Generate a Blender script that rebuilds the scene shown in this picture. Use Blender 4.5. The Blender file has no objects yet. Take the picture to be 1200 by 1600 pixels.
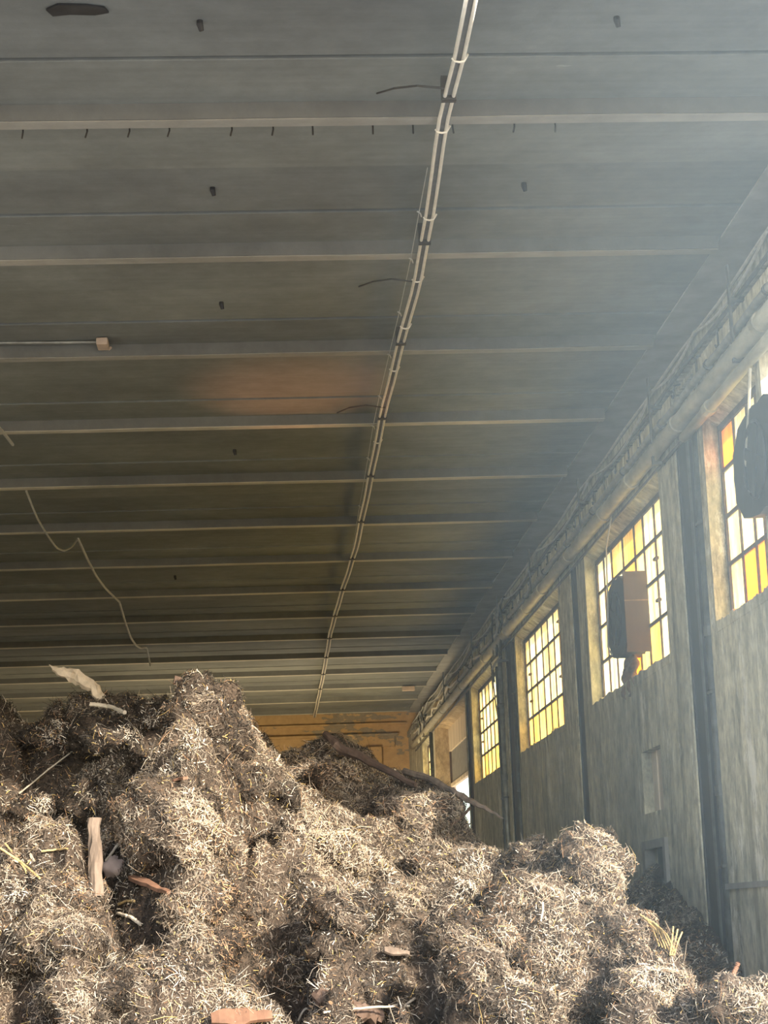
import bpy, math, random
import numpy as np
from mathutils import Vector, Matrix

scene = bpy.context.scene
EZ = 1.7            # eye height above the floor; the numbers below are measured from eye level
random.seed(7)
RNG = np.random.default_rng(11)

# ------------------------------------------------------------------ camera
FPX = 3078.44
CAM_R = np.array([[0.99768055, -0.02463282, 0.06345663],
                  [-0.05715351, 0.20321249, 0.97746517],
                  [-0.0369729, -0.97882476, 0.2013333]])
cam_data = bpy.data.cameras.new('camera')
cam_data.sensor_fit = 'VERTICAL'
cam_data.sensor_height = 32.0
cam_data.lens = 32.0 * FPX / 1600.0
cam_data.clip_end = 500
cam = bpy.data.objects.new('camera', cam_data)
scene.collection.objects.link(cam)
m = Matrix.Identity(4)
for i in range(3):
    m[i][0] = CAM_R[i, 0]
    m[i][1] = -CAM_R[i, 1]
    m[i][2] = -CAM_R[i, 2]
m[2][3] = EZ
cam.matrix_world = m
scene.camera = cam

# ------------------------------------------------------------------ light and exposure
SUN_AZ, SUN_EL = math.radians(32), math.radians(20)
sun_dir = Vector((math.sin(SUN_AZ) * math.cos(SUN_EL), -math.cos(SUN_AZ) * math.cos(SUN_EL), math.sin(SUN_EL)))
world = bpy.data.worlds.new('world')
scene.world = world
world.use_nodes = True
wn = world.node_tree
sky = wn.nodes.new('ShaderNodeTexSky')
sky.sky_type = 'NISHITA'
sky.sun_disc = False
sky.sun_elevation = math.radians(28)
sky.sun_rotation = math.radians(160)
sky.air_density = 1.0
sky.dust_density = 1.5
bg = wn.nodes['Background']
wn.links.new(sky.outputs[0], bg.inputs[0])
bg.inputs[1].default_value = 0.44
sun_data = bpy.data.lights.new('sun', 'SUN')
sun_data.energy = 13.0
sun_data.angle = math.radians(0.6)
sun_data.color = (1.0, 0.86, 0.68)
sun = bpy.data.objects.new('sun', sun_data)
sun.rotation_euler = (-sun_dir).to_track_quat('-Z', 'Y').to_euler()
sun.location = (6, -14, 12)
scene.collection.objects.link(sun)
# sunlight thrown back up onto one beam by something shiny behind the heap
glint_data = bpy.data.lights.new('sun_glint', 'SPOT')
glint_data.energy = 620
glint_data.color = (1.0, 0.40, 0.19)
glint_data.spot_size = math.radians(23)
glint_data.spot_blend = 1.0
glint_data.shadow_soft_size = 0.1
glint = bpy.data.objects.new('sun_glint', glint_data)
glint.location = (0.2, 22.3, EZ + 0.4)
glint.rotation_euler = (Vector((0.36, 18.7, EZ + 5.1)) - glint.location).to_track_quat('-Z', 'Y').to_euler()
scene.collection.objects.link(glint)

# unseen fill light added behind the heap to brighten the far end
end_fill_data = bpy.data.lights.new('far_end_fill', 'AREA')
end_fill_data.energy = 480
end_fill_data.color = (1.0, 0.74, 0.40)
end_fill_data.size = 1.2
end_fill = bpy.data.objects.new('far_end_fill', end_fill_data)
end_fill.location = (0.4, 39.5, 0.4)
end_fill.rotation_euler = (math.radians(118), 0, 0)
scene.collection.objects.link(end_fill)

vs = scene.view_settings
vs.view_transform = 'Standard'
vs.look = 'None'
vs.gamma = 1.0
vs.use_curve_mapping = False
vs.exposure = 0.22
scene.cycles.max_bounces = 6
scene.cycles.diffuse_bounces = 4
scene.cycles.volume_bounces = 1
scene.cycles.use_denoising = True

# ------------------------------------------------------------------ helpers
def at(px, py, Y):
    d = CAM_R @ np.array([px - 600.0, py - 800.0, FPX])
    return d * (Y / d[1])

def on_ceiling(px, py, Z=5.0):
    d = CAM_R @ np.array([px - 600.0, py - 800.0, FPX])
    return d * (Z / d[2])

def on_wall(px, py, X=3.65):
    d = CAM_R @ np.array([px - 600.0, py - 800.0, FPX])
    return d * (X / d[0])

class MB:
    """collects shapes into one mesh"""
    def __init__(s):
        s.v, s.f = [], []
    def box(s, x0, x1, y0, y1, z0, z1):
        b = len(s.v)
        s.v += [(x, y, z) for x in (x0, x1) for y in (y0, y1) for z in (z0, z1)]
        s.f += [[b + i for i in q] for q in ((0, 1, 3, 2), (4, 6, 7, 5), (0, 4, 5, 1), (2, 3, 7, 6), (0, 2, 6, 4), (1, 5, 7, 3))]
        return s
    def bar(s, a, b, w, h):
        """a box along a..b, w wide and h high"""
        a, b = Vector(a), Vector(b)
        d = (b - a).normalized()
        u = d.cross(Vector((0, 0, 1)))
        if u.length < 1e-3:
            u = Vector((1, 0, 0))
        u.normalize()
        t = u.cross(d).normalized()
        k = len(s.v)
        for p in (a, b):
            for i, j in ((-1, -1), (1, -1), (1, 1), (-1, 1)):
                s.v.append(tuple(p + u * (i * w / 2) + t * (j * h / 2)))
        s.f += [[k + 3, k + 2, k + 1, k], [k + 4, k + 5, k + 6, k + 7]]
        for i in range(4):
            j = (i + 1) % 4
            s.f.append([k + i, k + j, k + 4 + j, k + 4 + i])
        return s
    def tube(s, pts, r, n=8, taper=None, knob=0.0):
        pts = [Vector(p) for p in pts]
        k = len(s.v)
        ref = Vector((0.31, 0.2, 0.93)).normalized()
        for i, p in enumerate(pts):
            d = (pts[min(i + 1, len(pts) - 1)] - pts[max(i - 1, 0)]).normalized()
            u = d.cross(ref)
            if u.length < 0.05:
                u = d.cross(Vector((1, 0, 0)))
            u.normalize()
            t = d.cross(u).normalized()
            rr = r if taper is None else r * taper[i]
            for q in range(n):
                a = 2 * math.pi * q / n
                s.v.append(tuple(p + (u * math.cos(a) + t * math.sin(a)) * (rr * (1 + knob * random.uniform(-1, 1)))))
        for i in range(len(pts) - 1):
            for q in range(n):
                q2 = (q + 1) % n
                s.f.append([k + i * n + q, k + i * n + q2, k + (i + 1) * n + q2, k + (i + 1) * n + q])
        s.f.append([k + q for q in range(n)][::-1])
        s.f.append([k + (len(pts) - 1) * n + q for q in range(n)])
        return s
    def prism(s, pts, off):
        """a flat outline pushed through by the vector off"""
        k, n = len(s.v), len(pts)
        s.v += [tuple(p) for p in pts] + [tuple(np.asarray(p, float) + np.asarray(off, float)) for p in pts]
        s.f.append(list(range(k, k + n))[::-1])
        s.f.append(list(range(k + n, k + 2 * n)))
        for i in range(n):
            j = (i + 1) % n
            s.f.append([k + i, k + j, k + n + j, k + n + i])
        return s
    def build(s, name, mat, parent=None, origin=None, smooth=False, bevel=0):
        return mesh_obj(name, np.array(s.v, float), s.f, mat, parent, origin, smooth, bevel)

def mesh_obj(name, v, f, mat, parent=None, origin=None, smooth=False, bevel=0):
    if parent is not None:
        o0 = np.array(parent['_o'])
    elif origin is not None:
        o0 = np.asarray(origin, float)
    else:
        o0 = np.array([(v[:, 0].min() + v[:, 0].max()) / 2, (v[:, 1].min() + v[:, 1].max()) / 2, v[:, 2].min()])
    me = bpy.data.meshes.new(name)
    me.from_pydata((v - o0).tolist(), [], f)
    me.update()
    import bmesh
    bm = bmesh.new()
    bm.from_mesh(me)
    bmesh.ops.recalc_face_normals(bm, faces=bm.faces)
    bm.to_mesh(me)
    bm.free()
    if smooth:
        me.polygons.foreach_set('use_smooth', [True] * len(me.polygons))
    me.materials.append(mat)
    o = bpy.data.objects.new(name, me)
    scene.collection.objects.link(o)
    if parent is not None:
        o.parent = parent
    else:
        o.location = (o0[0], o0[1], o0[2] + EZ)
    o['_o'] = list(o0)
    if bevel:
        b = o.modifiers.new('bevel', 'BEVEL')
        b.width = bevel
        b.segments = 2
        b.limit_method = 'ANGLE'
    return o

def thing(name, origin, label=None, cat=None, group=None, kind=None):
    o = bpy.data.objects.new(name, None)
    o.empty_display_size = 0.1
    scene.collection.objects.link(o)
    o.location = (origin[0], origin[1], origin[2] + EZ)
    o['_o'] = list(origin)
    return tag(o, label, cat, group, kind)

def tag(o, label=None, cat=None, group=None, kind=None):
    if label: o['label'] = label
    if cat: o['category'] = cat
    if group: o['group'] = group
    if kind: o['kind'] = kind
    return o

def share(name, src, parent, dx=0, dy=0, dz=0):
    """another object with the same mesh data"""
    o = bpy.data.objects.new(name, src.data)
    scene.collection.objects.link(o)
    o.parent = parent
    o.location = (src.location[0] + dx, src.location[1] + dy, src.location[2] + dz)
    o['_o'] = list(src['_o'])
    return o

# ------------------------------------------------------------------ materials
def mat_new(name):
    mt = bpy.data.materials.new(name)
    mt.use_nodes = True
    nt = mt.node_tree
    return mt, nt, nt.nodes['Principled BSDF']

def ramp(nt, fac, stops):
    r = nt.nodes.new('ShaderNodeValToRGB')
    el = r.color_ramp.elements
    while len(el) < len(stops):
        el.new(0.5)
    for e, (p, c) in zip(el, stops):
        e.position = p
        e.color = (c[0], c[1], c[2], 1)
    nt.links.new(fac, r.inputs[0])
    return r.outputs[0]

def noise(nt, scale, stretch=(1, 1, 1), detail=6, rough=0.6, coord='Object'):
    tc = nt.nodes.new('ShaderNodeTexCoord')
    mp = nt.nodes.new('ShaderNodeMapping')
    mp.inputs['Scale'].default_value = stretch
    n = nt.nodes.new('ShaderNodeTexNoise')
    n.inputs['Scale'].default_value = scale
    n.inputs['Detail'].default_value = detail
    n.inputs['Roughness'].default_value = rough
    nt.links.new(tc.outputs[coord], mp.inputs[0])
    nt.links.new(mp.outputs[0], n.inputs[0])
    return n.outputs[0]

def mixc(nt, a, b, fac, mode='MIX'):
    mx = nt.nodes.new('ShaderNodeMix')
    mx.data_type = 'RGBA'
    mx.blend_type = mode
    for sock, val in ((mx.inputs[6], a), (mx.inputs[7], b), (mx.inputs[0], fac)):
        if isinstance(val, bpy.types.NodeSocket):
            nt.links.new(val, sock)
        elif isinstance(val, (tuple, list)):
            sock.default_value = (*val, 1)
        else:
            sock.default_value = val
    return mx.outputs[2]

def bump(nt, bsdf, height, strength=0.3, dist=0.02):
    b = nt.nodes.new('ShaderNodeBump')
    b.inputs['Strength'].default_value = strength
    b.inputs['Distance'].default_value = dist
    nt.links.new(height, b.inputs['Height'])
    nt.links.new(b.outputs[0], bsdf.inputs['Normal'])

def simple(name, col, rough=0.7, metal=0.0, vary=0.25, scale=14, stretch=(1, 1, 1)):
    mt, nt, b = mat_new(name)
    n = noise(nt, scale, stretch)
    lo = tuple(c * (1 - vary) for c in col)
    hi = tuple(min(1, c * (1 + vary)) for c in col)
    nt.links.new(ramp(nt, n, [(0.3, lo), (0.7, hi)]), b.inputs['Base Color'])
    b.inputs['Roughness'].default_value = rough
    b.inputs['Metallic'].default_value = metal
    bump(nt, b, n, 0.25, 0.01)
    return mt

def concrete_ceiling(name, base):
    mt, nt, b = mat_new(name)
    big = noise(nt, 0.6, (1, 1.4, 1), 5, 0.6)
    fine = noise(nt, 5.0, (1, 1, 1), 8, 0.7)
    lines = noise(nt, 3.0, (0.12, 5, 1), 4, 0.6)
    c = ramp(nt, big, [(0.3, tuple(x * 0.78 for x in base)), (0.7, tuple(x * 1.18 for x in base))])
    c = mixc(nt, c, ramp(nt, fine, [(0.3, (0.75,) * 3), (0.7, (1.1,) * 3)]), 0.6, 'MULTIPLY')
    c = mixc(nt, c, ramp(nt, lines, [(0.35, (0.9,) * 3), (0.65, (1.06,) * 3)]), 0.5, 'MULTIPLY')
    # pale lime stains
    st = noise(nt, 2.2, (0.7, 2.4, 1), 8, 0.75)
    c = mixc(nt, c, tuple(min(1, x * 1.9) for x in base), ramp(nt, st, [(0.66, (0, 0, 0)), (0.74, (0.6,) * 3)]))
    info = nt.nodes.new('ShaderNodeObjectInfo')
    c = mixc(nt, c, ramp(nt, info.outputs['Random'], [(0, (0.86, 0.86, 0.88)), (1, (1.06, 1.04, 1.0))]), 1.0, 'MULTIPLY')
    nt.links.new(c, b.inputs['Base Color'])
    b.inputs['Roughness'].default_value = 0.9
    bump(nt, b, fine, 0.35, 0.015)
    return mt

def concrete_wall(name, dark, mid, pale, streak=1.0):
    mt, nt, b = mat_new(name)
    st = noise(nt, 2.6, (1.5, 1.5, 0.16), 8, 0.72)
    fine = noise(nt, 9, (1, 1, 0.6), 8, 0.7)
    big = noise(nt, 0.7, (1, 1, 0.7), 4, 0.6)
    c = ramp(nt, st, [(0.34, dark), (0.48, mid), (0.57, mid), (0.68, pale)])
    c = mixc(nt, c, ramp(nt, fine, [(0.38, (0.45,) * 3), (0.62, (1.2,) * 3)]), 0.75, 'MULTIPLY')
    c = mixc(nt, c, ramp(nt, big, [(0.35, (0.7, 0.72, 0.7)), (0.65, (1.15, 1.12, 1.0))]), 0.8, 'MULTIPLY')
    bl = noise(nt, 1.5, (1, 1, 0.4), 10, 0.78)
    c = mixc(nt, c, pale, ramp(nt, bl, [(0.56, (0, 0, 0)), (0.62, (0.75,) * 3)]))
    bd = noise(nt, 1.1, (1, 1.3, 0.35), 8, 0.7)
    c = mixc(nt, c, dark, ramp(nt, bd, [(0.56, (0, 0, 0)), (0.68, (0.65,) * 3)]))
    nt.links.new(c, b.inputs['Base Color'])
    b.inputs['Roughness'].default_value = 0.88
    bump(nt, b, fine, 0.6, 0.03)
    return mt

def glass_mat(name, col, strength):
    """dirty translucent pane with the low sun behind it"""
    mt, nt, b = mat_new(name)
    n = noise(nt, 2.2, (1, 2.2, 0.5), 6, 0.65)
    fine = noise(nt, 30, (1, 1, 0.4), 4, 0.7)
    info = nt.nodes.new('ShaderNodeObjectInfo')
    lo = (col[0] * 0.78, col[1] * 0.62, col[2] * 0.42)
    c = ramp(nt, n, [(0.3, lo), (0.55, col), (0.75, tuple(min(1, x * 1.05 + 0.03) for x in col))])
    c = mixc(nt, c, ramp(nt, fine, [(0.3, (0.72, 0.66, 0.55)), (0.5, (1, 1, 1))]), 0.7, 'MULTIPLY')
    c = mixc(nt, c, ramp(nt, info.outputs['Random'], [(0, (0.86, 0.8, 0.68)), (0.6, (1, 1, 1)), (1, (1.0, 1.0, 1.0))]), 1.0, 'MULTIPLY')
    nt.nodes.remove(b)
    tr = nt.nodes.new('ShaderNodeBsdfTranslucent')
    nt.links.new(c, tr.inputs[0])
    em = nt.nodes.new('ShaderNodeEmission')
    em.inputs[1].default_value = strength
    nt.links.new(c, em.inputs[0])
    add = nt.nodes.new('ShaderNodeAddShader')
    nt.links.new(tr.outputs[0], add.inputs[0])
    nt.links.new(em.outputs[0], add.inputs[1])
    nt.links.new(add.outputs[0], nt.nodes['Material Output'].inputs[0])
    return mt

M = {}
M['soffit'] = concrete_ceiling('soffit_concrete', (0.200, 0.220, 0.216))
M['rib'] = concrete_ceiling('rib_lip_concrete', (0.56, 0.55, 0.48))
M['rib_dim'] = concrete_ceiling('dimmed_rib_lip_concrete', (0.36, 0.36, 0.325))  # lip colour darkened in place of the weaker light on the nearest ribs
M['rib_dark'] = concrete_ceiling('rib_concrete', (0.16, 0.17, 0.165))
M['slab'] = simple('roof_slab', (0.2, 0.19, 0.18), 0.9)
M['wall'] = concrete_wall('wall_concrete', (0.24, 0.23, 0.175), (0.60, 0.575, 0.455), (0.90, 0.88, 0.76))
M['upper'] = simple('upper_wall_concrete', (0.33, 0.34, 0.33), 0.9, 0, 0.2, 3)
M['cornice'] = concrete_wall('cornice_concrete', (0.2, 0.2, 0.18), (0.42, 0.42, 0.37), (0.6, 0.58, 0.5))
M['black_steel_and_gap'] = simple('black_steel_and_gap', (0.035, 0.037, 0.04), 0.6, 0.2, 0.3, 6, (1, 1, 0.2))
M['frame'] = simple('rusty_window_frame', (0.10, 0.075, 0.065), 0.75, 0.2, 0.35, 20)
M['pipe'] = simple('painted_pipe', (0.36, 0.35, 0.28), 0.55, 0.2, 0.3, 9, (1, 0.3, 1))
M['dark_pipe'] = simple('dark_pipe', (0.10, 0.105, 0.10), 0.55, 0.3, 0.3, 10)
M['grey_pipe'] = simple('grey_pipe', (0.30, 0.31, 0.29), 0.5, 0.4, 0.3, 9)
M['cable'] = simple('grey_cable', (0.42, 0.43, 0.41), 0.5, 0.1, 0.2, 12)
M['conduit'] = simple('white_conduit', (0.74, 0.72, 0.64), 0.4, 0.1, 0.12, 12)
M['tray'] = simple('dark_conduit_tray', (0.16, 0.165, 0.17), 0.6, 0.2, 0.2, 12)
M['dark_wire'] = simple('dark_wire', (0.05, 0.048, 0.045), 0.6, 0, 0.2, 12)
M['plastic'] = simple('junction_plastic', (0.50, 0.40, 0.32), 0.55, 0, 0.15, 8)
M['glass_pale'] = glass_mat('pale_dirty_glass', (1.0, 0.90, 0.54), 0.2)
M['glass_cream'] = glass_mat('cream_dirty_glass', (1.0, 0.94, 0.66), 0.22)
M['glass_yellow'] = glass_mat('yellow_glass', (0.98, 0.80, 0.36), 0.22)
M['glass_orange'] = glass_mat('orange_glass', (1.0, 0.50, 0.05), 0.3)
M['brown_board'] = simple('brown_board', (0.085, 0.06, 0.048), 0.8, 0, 0.25, 5, (1, 1, 0.2))
M['sack'] = simple('brown_sack', (0.20, 0.13, 0.085), 0.9, 0, 0.45, 9)
M['black_sheet'] = simple('black_sheet', (0.022, 0.024, 0.026), 0.6, 0, 0.3, 8)
M['beige_board'] = simple('beige_board', (0.64, 0.55, 0.42), 0.8, 0, 0.25, 4, (1, 1, 0.15))
M['hatch_dark'] = simple('hatch_dark', (0.05, 0.055, 0.055), 0.7, 0, 0.2, 6)
M['hatch_frame'] = simple('hatch_frame', (0.24, 0.235, 0.21), 0.8, 0, 0.25, 6)
M['floor'] = simple('yard_concrete', (0.32, 0.315, 0.30), 0.9, 0, 0.2, 1.2)

def plaster_mat():
    mt, nt, b = mat_new('peeling_yellow_plaster')
    n = noise(nt, 0.9, (1, 1, 2.2), 7, 0.62)
    f = noise(nt, 6, (1, 1, 1), 7, 0.7)
    c = ramp(nt, n, [(0.0, (0.52, 0.36, 0.19)), (0.54, (0.48, 0.33, 0.17)), (0.545, (0.27, 0.235, 0.18)), (0.62, (0.30, 0.26, 0.2)), (0.625, (0.58, 0.41, 0.22))])
    c = mixc(nt, c, ramp(nt, f, [(0.3, (0.75,) * 3), (0.7, (1.1,) * 3)]), 0.7, 'MULTIPLY')
    nt.links.new(c, b.inputs['Base Color'])
    b.inputs['Roughness'].default_value = 0.9
    bump(nt, b, n, 0.5, 0.02)
    return mt
M['plaster'] = plaster_mat()
M['reveal'] = concrete_wall('ochre_reveal_plaster', (0.30, 0.22, 0.12), (0.46, 0.36, 0.22), (0.58, 0.47, 0.3))

# ------------------------------------------------------------------ the setting
FLOOR = -EZ
o = MB().box(-60, 60, -60, 90, FLOOR - 0.2, FLOOR).build('floor', M['floor'])
tag(o, 'pale concrete floor of the shed and yard', kind='structure')

ROOF_Y0, ROOF_Y1 = 9.95, 50.0
XL, XRIB = -10.0, 3.62
SPACING, RIB0 = 2.643, 11.90
RIB_W, RIB_H = 0.13, 0.105
SOFF = 5.0 + RIB_H
ceil_o = MB().box(XL - 0.3, 4.5, ROOF_Y0, ROOF_Y1 + 0.3, SOFF + 0.06, SOFF + 0.4).build('ceiling', M['slab'])
tag(ceil_o, 'grey concrete ceiling of wide panels with pale ribs across', kind='structure')
for n in range(0, 15):
    yf = RIB0 + n * SPACING                       # far edge of this rib's underside
    rib = MB()
    jag = 24                                      # the cast ribs are not quite straight
    xs = np.linspace(XL, XRIB, jag)
    j0 = RNG.normal(0, 0.006, jag)
    j1 = RNG.normal(0, 0.007, jag)
    k = len(rib.v)
    for i, x in enumerate(xs):
        rib.v += [(x, yf - RIB_W - 0.03 + j0[i], SOFF + 0.03), (x, yf - RIB_W + j0[i], 5.0), (x, yf + j1[i], 5.0 + j1[i] * 0.4), (x, yf + 0.02, SOFF + 0.03)]
    for i in range(jag - 1):
        for q in range(4):
            q2 = (q + 1) % 4
            rib.f.append([k + i * 4 + q, k + i * 4 + q2, k + (i + 1) * 4 + q2, k + (i + 1) * 4 + q])
    rib.f.append([k, k + 1, k + 2, k + 3])
    rib.f.append([k + (jag - 1) * 4 + q for q in (3, 2, 1, 0)])
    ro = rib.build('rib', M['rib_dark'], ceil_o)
    lip = MB()
    for i, x in enumerate(xs):
        lip.v += [(x, yf - RIB_W + 0.012 + j0[i], 4.994), (x, yf + j1[i], 4.994 + j1[i] * 0.4), (x, yf + j1[i], 5.012), (x, yf - RIB_W + 0.012 + j0[i], 5.012)]
    for i in range(jag - 1):
        for q in range(4):
            q2 = (q + 1) % 4
            lip.f.append([i * 4 + q, i * 4 + q2, (i + 1) * 4 + q2, (i + 1) * 4 + q])
    lip.f += [[0, 1, 2, 3], [(jag - 1) * 4 + q for q in (3, 2, 1, 0)]]
    lip.build('rib_lip', M['rib_dim'] if n < 3 else M['rib'], ro)
    y_prev = yf - SPACING
    a0 = max(ROOF_Y0, y_prev + 0.005)
    # three precast soffit panels between one rib and the next, a joint between them
    ends = [(a0, y_prev + 0.35 * SPACING, 0.022), (y_prev + 0.35 * SPACING + 0.004, y_prev + 0.69 * SPACING, 0.0), (y_prev + 0.69 * SPACING + 0.035, yf - RIB_W - 0.01, 0.008)]
    for (ya, yb, dz) in ends:
        if yb - ya > 0.05:
            MB().box(XL, 4.3, ya, yb, SOFF - dz, SOFF + 0.07).build('soffit_panel', M['soffit'], ceil_o, bevel=0.006)
yl = RIB0 + 14 * SPACING
MB().box(XL, 4.3, yl + 0.01, ROOF_Y1, SOFF, SOFF + 0.07).build('soffit_panel', M['soffit'], ceil_o, bevel=0.006)
# reinforcement stubs along one rib, anchors down the middle of the soffit
for px in (37, 137, 203, 265, 362, 426, 487, 580, 642, 703, 798, 861):
    p = on_ceiling(px, 206, 5.03)
    MB().tube([(p[0], RIB0 + 0.07, SOFF + 0.02), (p[0] + 0.003, RIB0 + 0.06, 5.0), (p[0] + RNG.uniform(-.01, .01), RIB0 + 0.05, 4.955)], 0.006, 5).build('rebar_stub', M['dark_wire'], ceil_o)
for n, x in [(0, -0.27), (1, -0.27), (2, -0.27), (4, -0.25), (0, 2.16), (7, -1.27), (1, 1.95)]:
    y = RIB0 + n * SPACING - 1.3
    MB().tube([(x, y, SOFF + 0.01), (x, y, SOFF - 0.02), (x + 0.01, y + 0.01, SOFF - 0.06)], 0.018, 8, [1, 1.1, 0.75]).build('ceiling_anchor', M['black_steel_and_gap'], ceil_o)
pts = [(-1.13, 10.42), (-1.06, 10.36), (-0.9, 10.37), (-0.8, 10.40), (-0.78, 10.46), (-0.86, 10.49), (-1.0, 10.48), (-1.1, 10.50)]
MB().prism([(a, b, SOFF - 0.016) for a, b in pts], (0, 0, 0.012)).build('spalled_patch', M['black_steel_and_gap'], ceil_o)
# strip of roof edge against the wall
tag(MB().box(3.64, 4.3, ROOF_Y0, ROOF_Y1, SOFF - 0.03, SOFF - 0.014).build('trim_1', M['upper']), 'plain concrete strip where ceiling ribs end', kind='structure')

# right wall: openings (near edge, far edge) along the wall
WX, WT, GX = 3.65, 0.32, 3.80
OPEN = [(13.75, 15.52), (17.4, 21.72), (23.77, 28.10), (30.2, 34.45), (35.6, 42.3), (43.0, 45.7)]
SILL, HEAD, TOP = 2.22, 3.84, 4.42
W_NEAR = 12.7
wall = MB()
edges = [13.6] + [e for ab in OPEN for e in ab] + [50.0]
slots = {2: (15.73, 16.63), 4: (22.31, 22.8), 6: (28.5, 29.4), 8: (34.72, 35.5)}
for i in range(0, len(edges), 2):
    a, b = edges[i], edges[i + 1]
    if i in slots:
        s0, s1 = slots[i]
        wall.box(WX, WX + WT, a, s0, FLOOR, TOP)
        wall.box(WX + 0.12, WX + WT, s0, s1, FLOOR, TOP)
        wall.box(WX, WX + WT, s1, b, FLOOR, TOP)
    else:
        wall.box(WX, WX + WT, a, b, FLOOR, TOP)
for i, (a, b) in enumerate(OPEN):
    if i == 4:
        continue
    if i == 1:      # two small openings are cut in this panel
        for (y0, y1, z0, z1) in ((a, 18.1, FLOOR, SILL), (19.05, b, FLOOR, SILL), (18.1, 19.05, 1.47, SILL), (18.1, 19.05, 0.62, 0.88), (18.1, 19.05, FLOOR, -0.1)):
            wall.box(WX, WX + WT, y0, y1, z0, z1)
    else:
        wall.box(WX, WX + WT, a, b, FLOOR, SILL)
wall_right = wall.build('wall_right', M['wall'])
tag(wall_right, 'stained grey concrete wall with tall windows on the right', kind='structure')
for i, (a, b) in enumerate(OPEN):
    # lintel with a sloping soffit over each opening
    z1 = HEAD if i != 4 else 3.95
    MB().prism([(WX, a, 3.92), (WX, a, TOP), (WX + WT, a, TOP), (WX + WT, a, z1 - 0.05), (GX - 0.02, a, z1)], (0, b - a, 0)).build('lintel', M['reveal'] if i == 4 else M['wall'], wall_right)
MB().box(WX, WX + WT, W_NEAR, 13.6, 3.92, TOP).build('lintel', M['wall'], wall_right)
# chipped sill edges
for i, (a, b) in enumerate(OPEN):
    if i == 4:
        continue
    sl = MB()
    ys = np.linspace(a, b, 40)
    zz = SILL + np.abs(RNG.normal(0, 0.016, 40))
    k = 0
    for y, z in zip(ys, zz):
        sl.v += [(WX - 0.004, y, SILL - 0.08), (WX - 0.004, y, z - 0.01), (GX - 0.01, y, z), (GX - 0.01, y, SILL - 0.08)]
    for q in range(39):
        for e in range(4):
            sl.f.append([q * 4 + e, q * 4 + (e + 1) % 4, q * 4 + 4 + (e + 1) % 4, q * 4 + 4 + e])
    sl.f += [[0, 1, 2, 3], [156, 157, 158, 159]]
    sl.build('window_sill', M['wall'], wall_right)
# cornice, band and upper wall
band = MB().box(WX + 0.03, WX + WT, W_NEAR, 50, TOP, TOP + 0.03)
cor = MB().box(3.62, 4.32, W_NEAR, 50, 4.44, 4.585).build('cornice', M['cornice'], wall_right, bevel=0.01)
MB().box(3.68, 4.32, W_NEAR, 50, 4.40, 4.45).build('band_course', M['cornice'], wall_right)
MB().box(4.22, 4.5, ROOF_Y0, 50, 4.58, SOFF + 0.05).build('upper_wall', M['upper'], wall_right)
MB().box(WX - 0.035, WX + 0.05, 13.6, 15.72, 0.115, 0.16).build('ledge', M['hatch_frame'], wall_right)

# end wall: beam, ledge, plaster and a shallow pier
we = MB().box(-10.3, 4.5, 50.0, 50.4, FLOOR, SOFF + 0.4).build('wall_end', M['plaster'])
tag(we, 'peeling yellow plaster wall at the far end', kind='structure')
MB().box(-10, 3.3, 49.93, 50.0, 4.22, 4.50).build('beam', M['plaster'], we, bevel=0.01)
MB().box(-10, 3.4, 49.90, 50.0, 4.50, 4.56).build('ledge', M['plaster'], we, bevel=0.01)
MB().box(-10, 3.6, 49.93, 50.0, 4.78, 4.83).build('ledge', M['plaster'], we)
MB().box(2.55, 2.95, 49.8, 50.0, FLOOR, 4.22).build('pier', M['plaster'], we, bevel=0.01)
wl = MB().box(-10.3, -10.0, 9.9, 50.0, FLOOR, SOFF + 0.06).build('wall_left', M['wall'])
tag(wl, 'plain grey concrete wall on the left', kind='structure')

# ------------------------------------------------------------------ windows
ROWS = [2.22, 2.69, 3.08, 3.46, 3.83]
def window(n, a, b, cols, label, choose, thick=0.028, fanhole=None):
    w = thing('window_%d' % n, (GX, (a + b) / 2, SILL), label, kind='structure')
    fr = MB()
    fr.box(GX - 0.025, GX + 0.03, a, a + 0.035, SILL, HEAD)
    fr.box(GX - 0.025, GX + 0.03, b - 0.045, b, SILL, HEAD)
    fr.box(GX - 0.025, GX + 0.03, a, b, HEAD - 0.05, HEAD + 0.02)
    fr.box(GX - 0.025, GX + 0.03, a, b, SILL - 0.02, SILL + 0.012)
    fr.build('frame', M['frame'], w)
    for y in cols[1:-1]:
        MB().box(GX - 0.02, GX + 0.02, y - thick / 2, y + thick / 2, SILL, HEAD).build('glazing_bar', M['frame'], w)
    for z in ROWS[1:-1]:
        MB().box(GX - 0.018, GX + 0.018, a, b, z - 0.016, z + 0.016).build('glazing_bar', M['frame'], w)
    for ci in range(len(cols) - 1):
        for ri in range(4):
            mt = choose(ci, ri)
            if mt is None:
                continue
            MB().box(GX - 0.004, GX + 0.004, cols[ci], cols[ci + 1], ROWS[ri], ROWS[ri + 1]).build('pane', M[mt], w)
    return w

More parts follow.
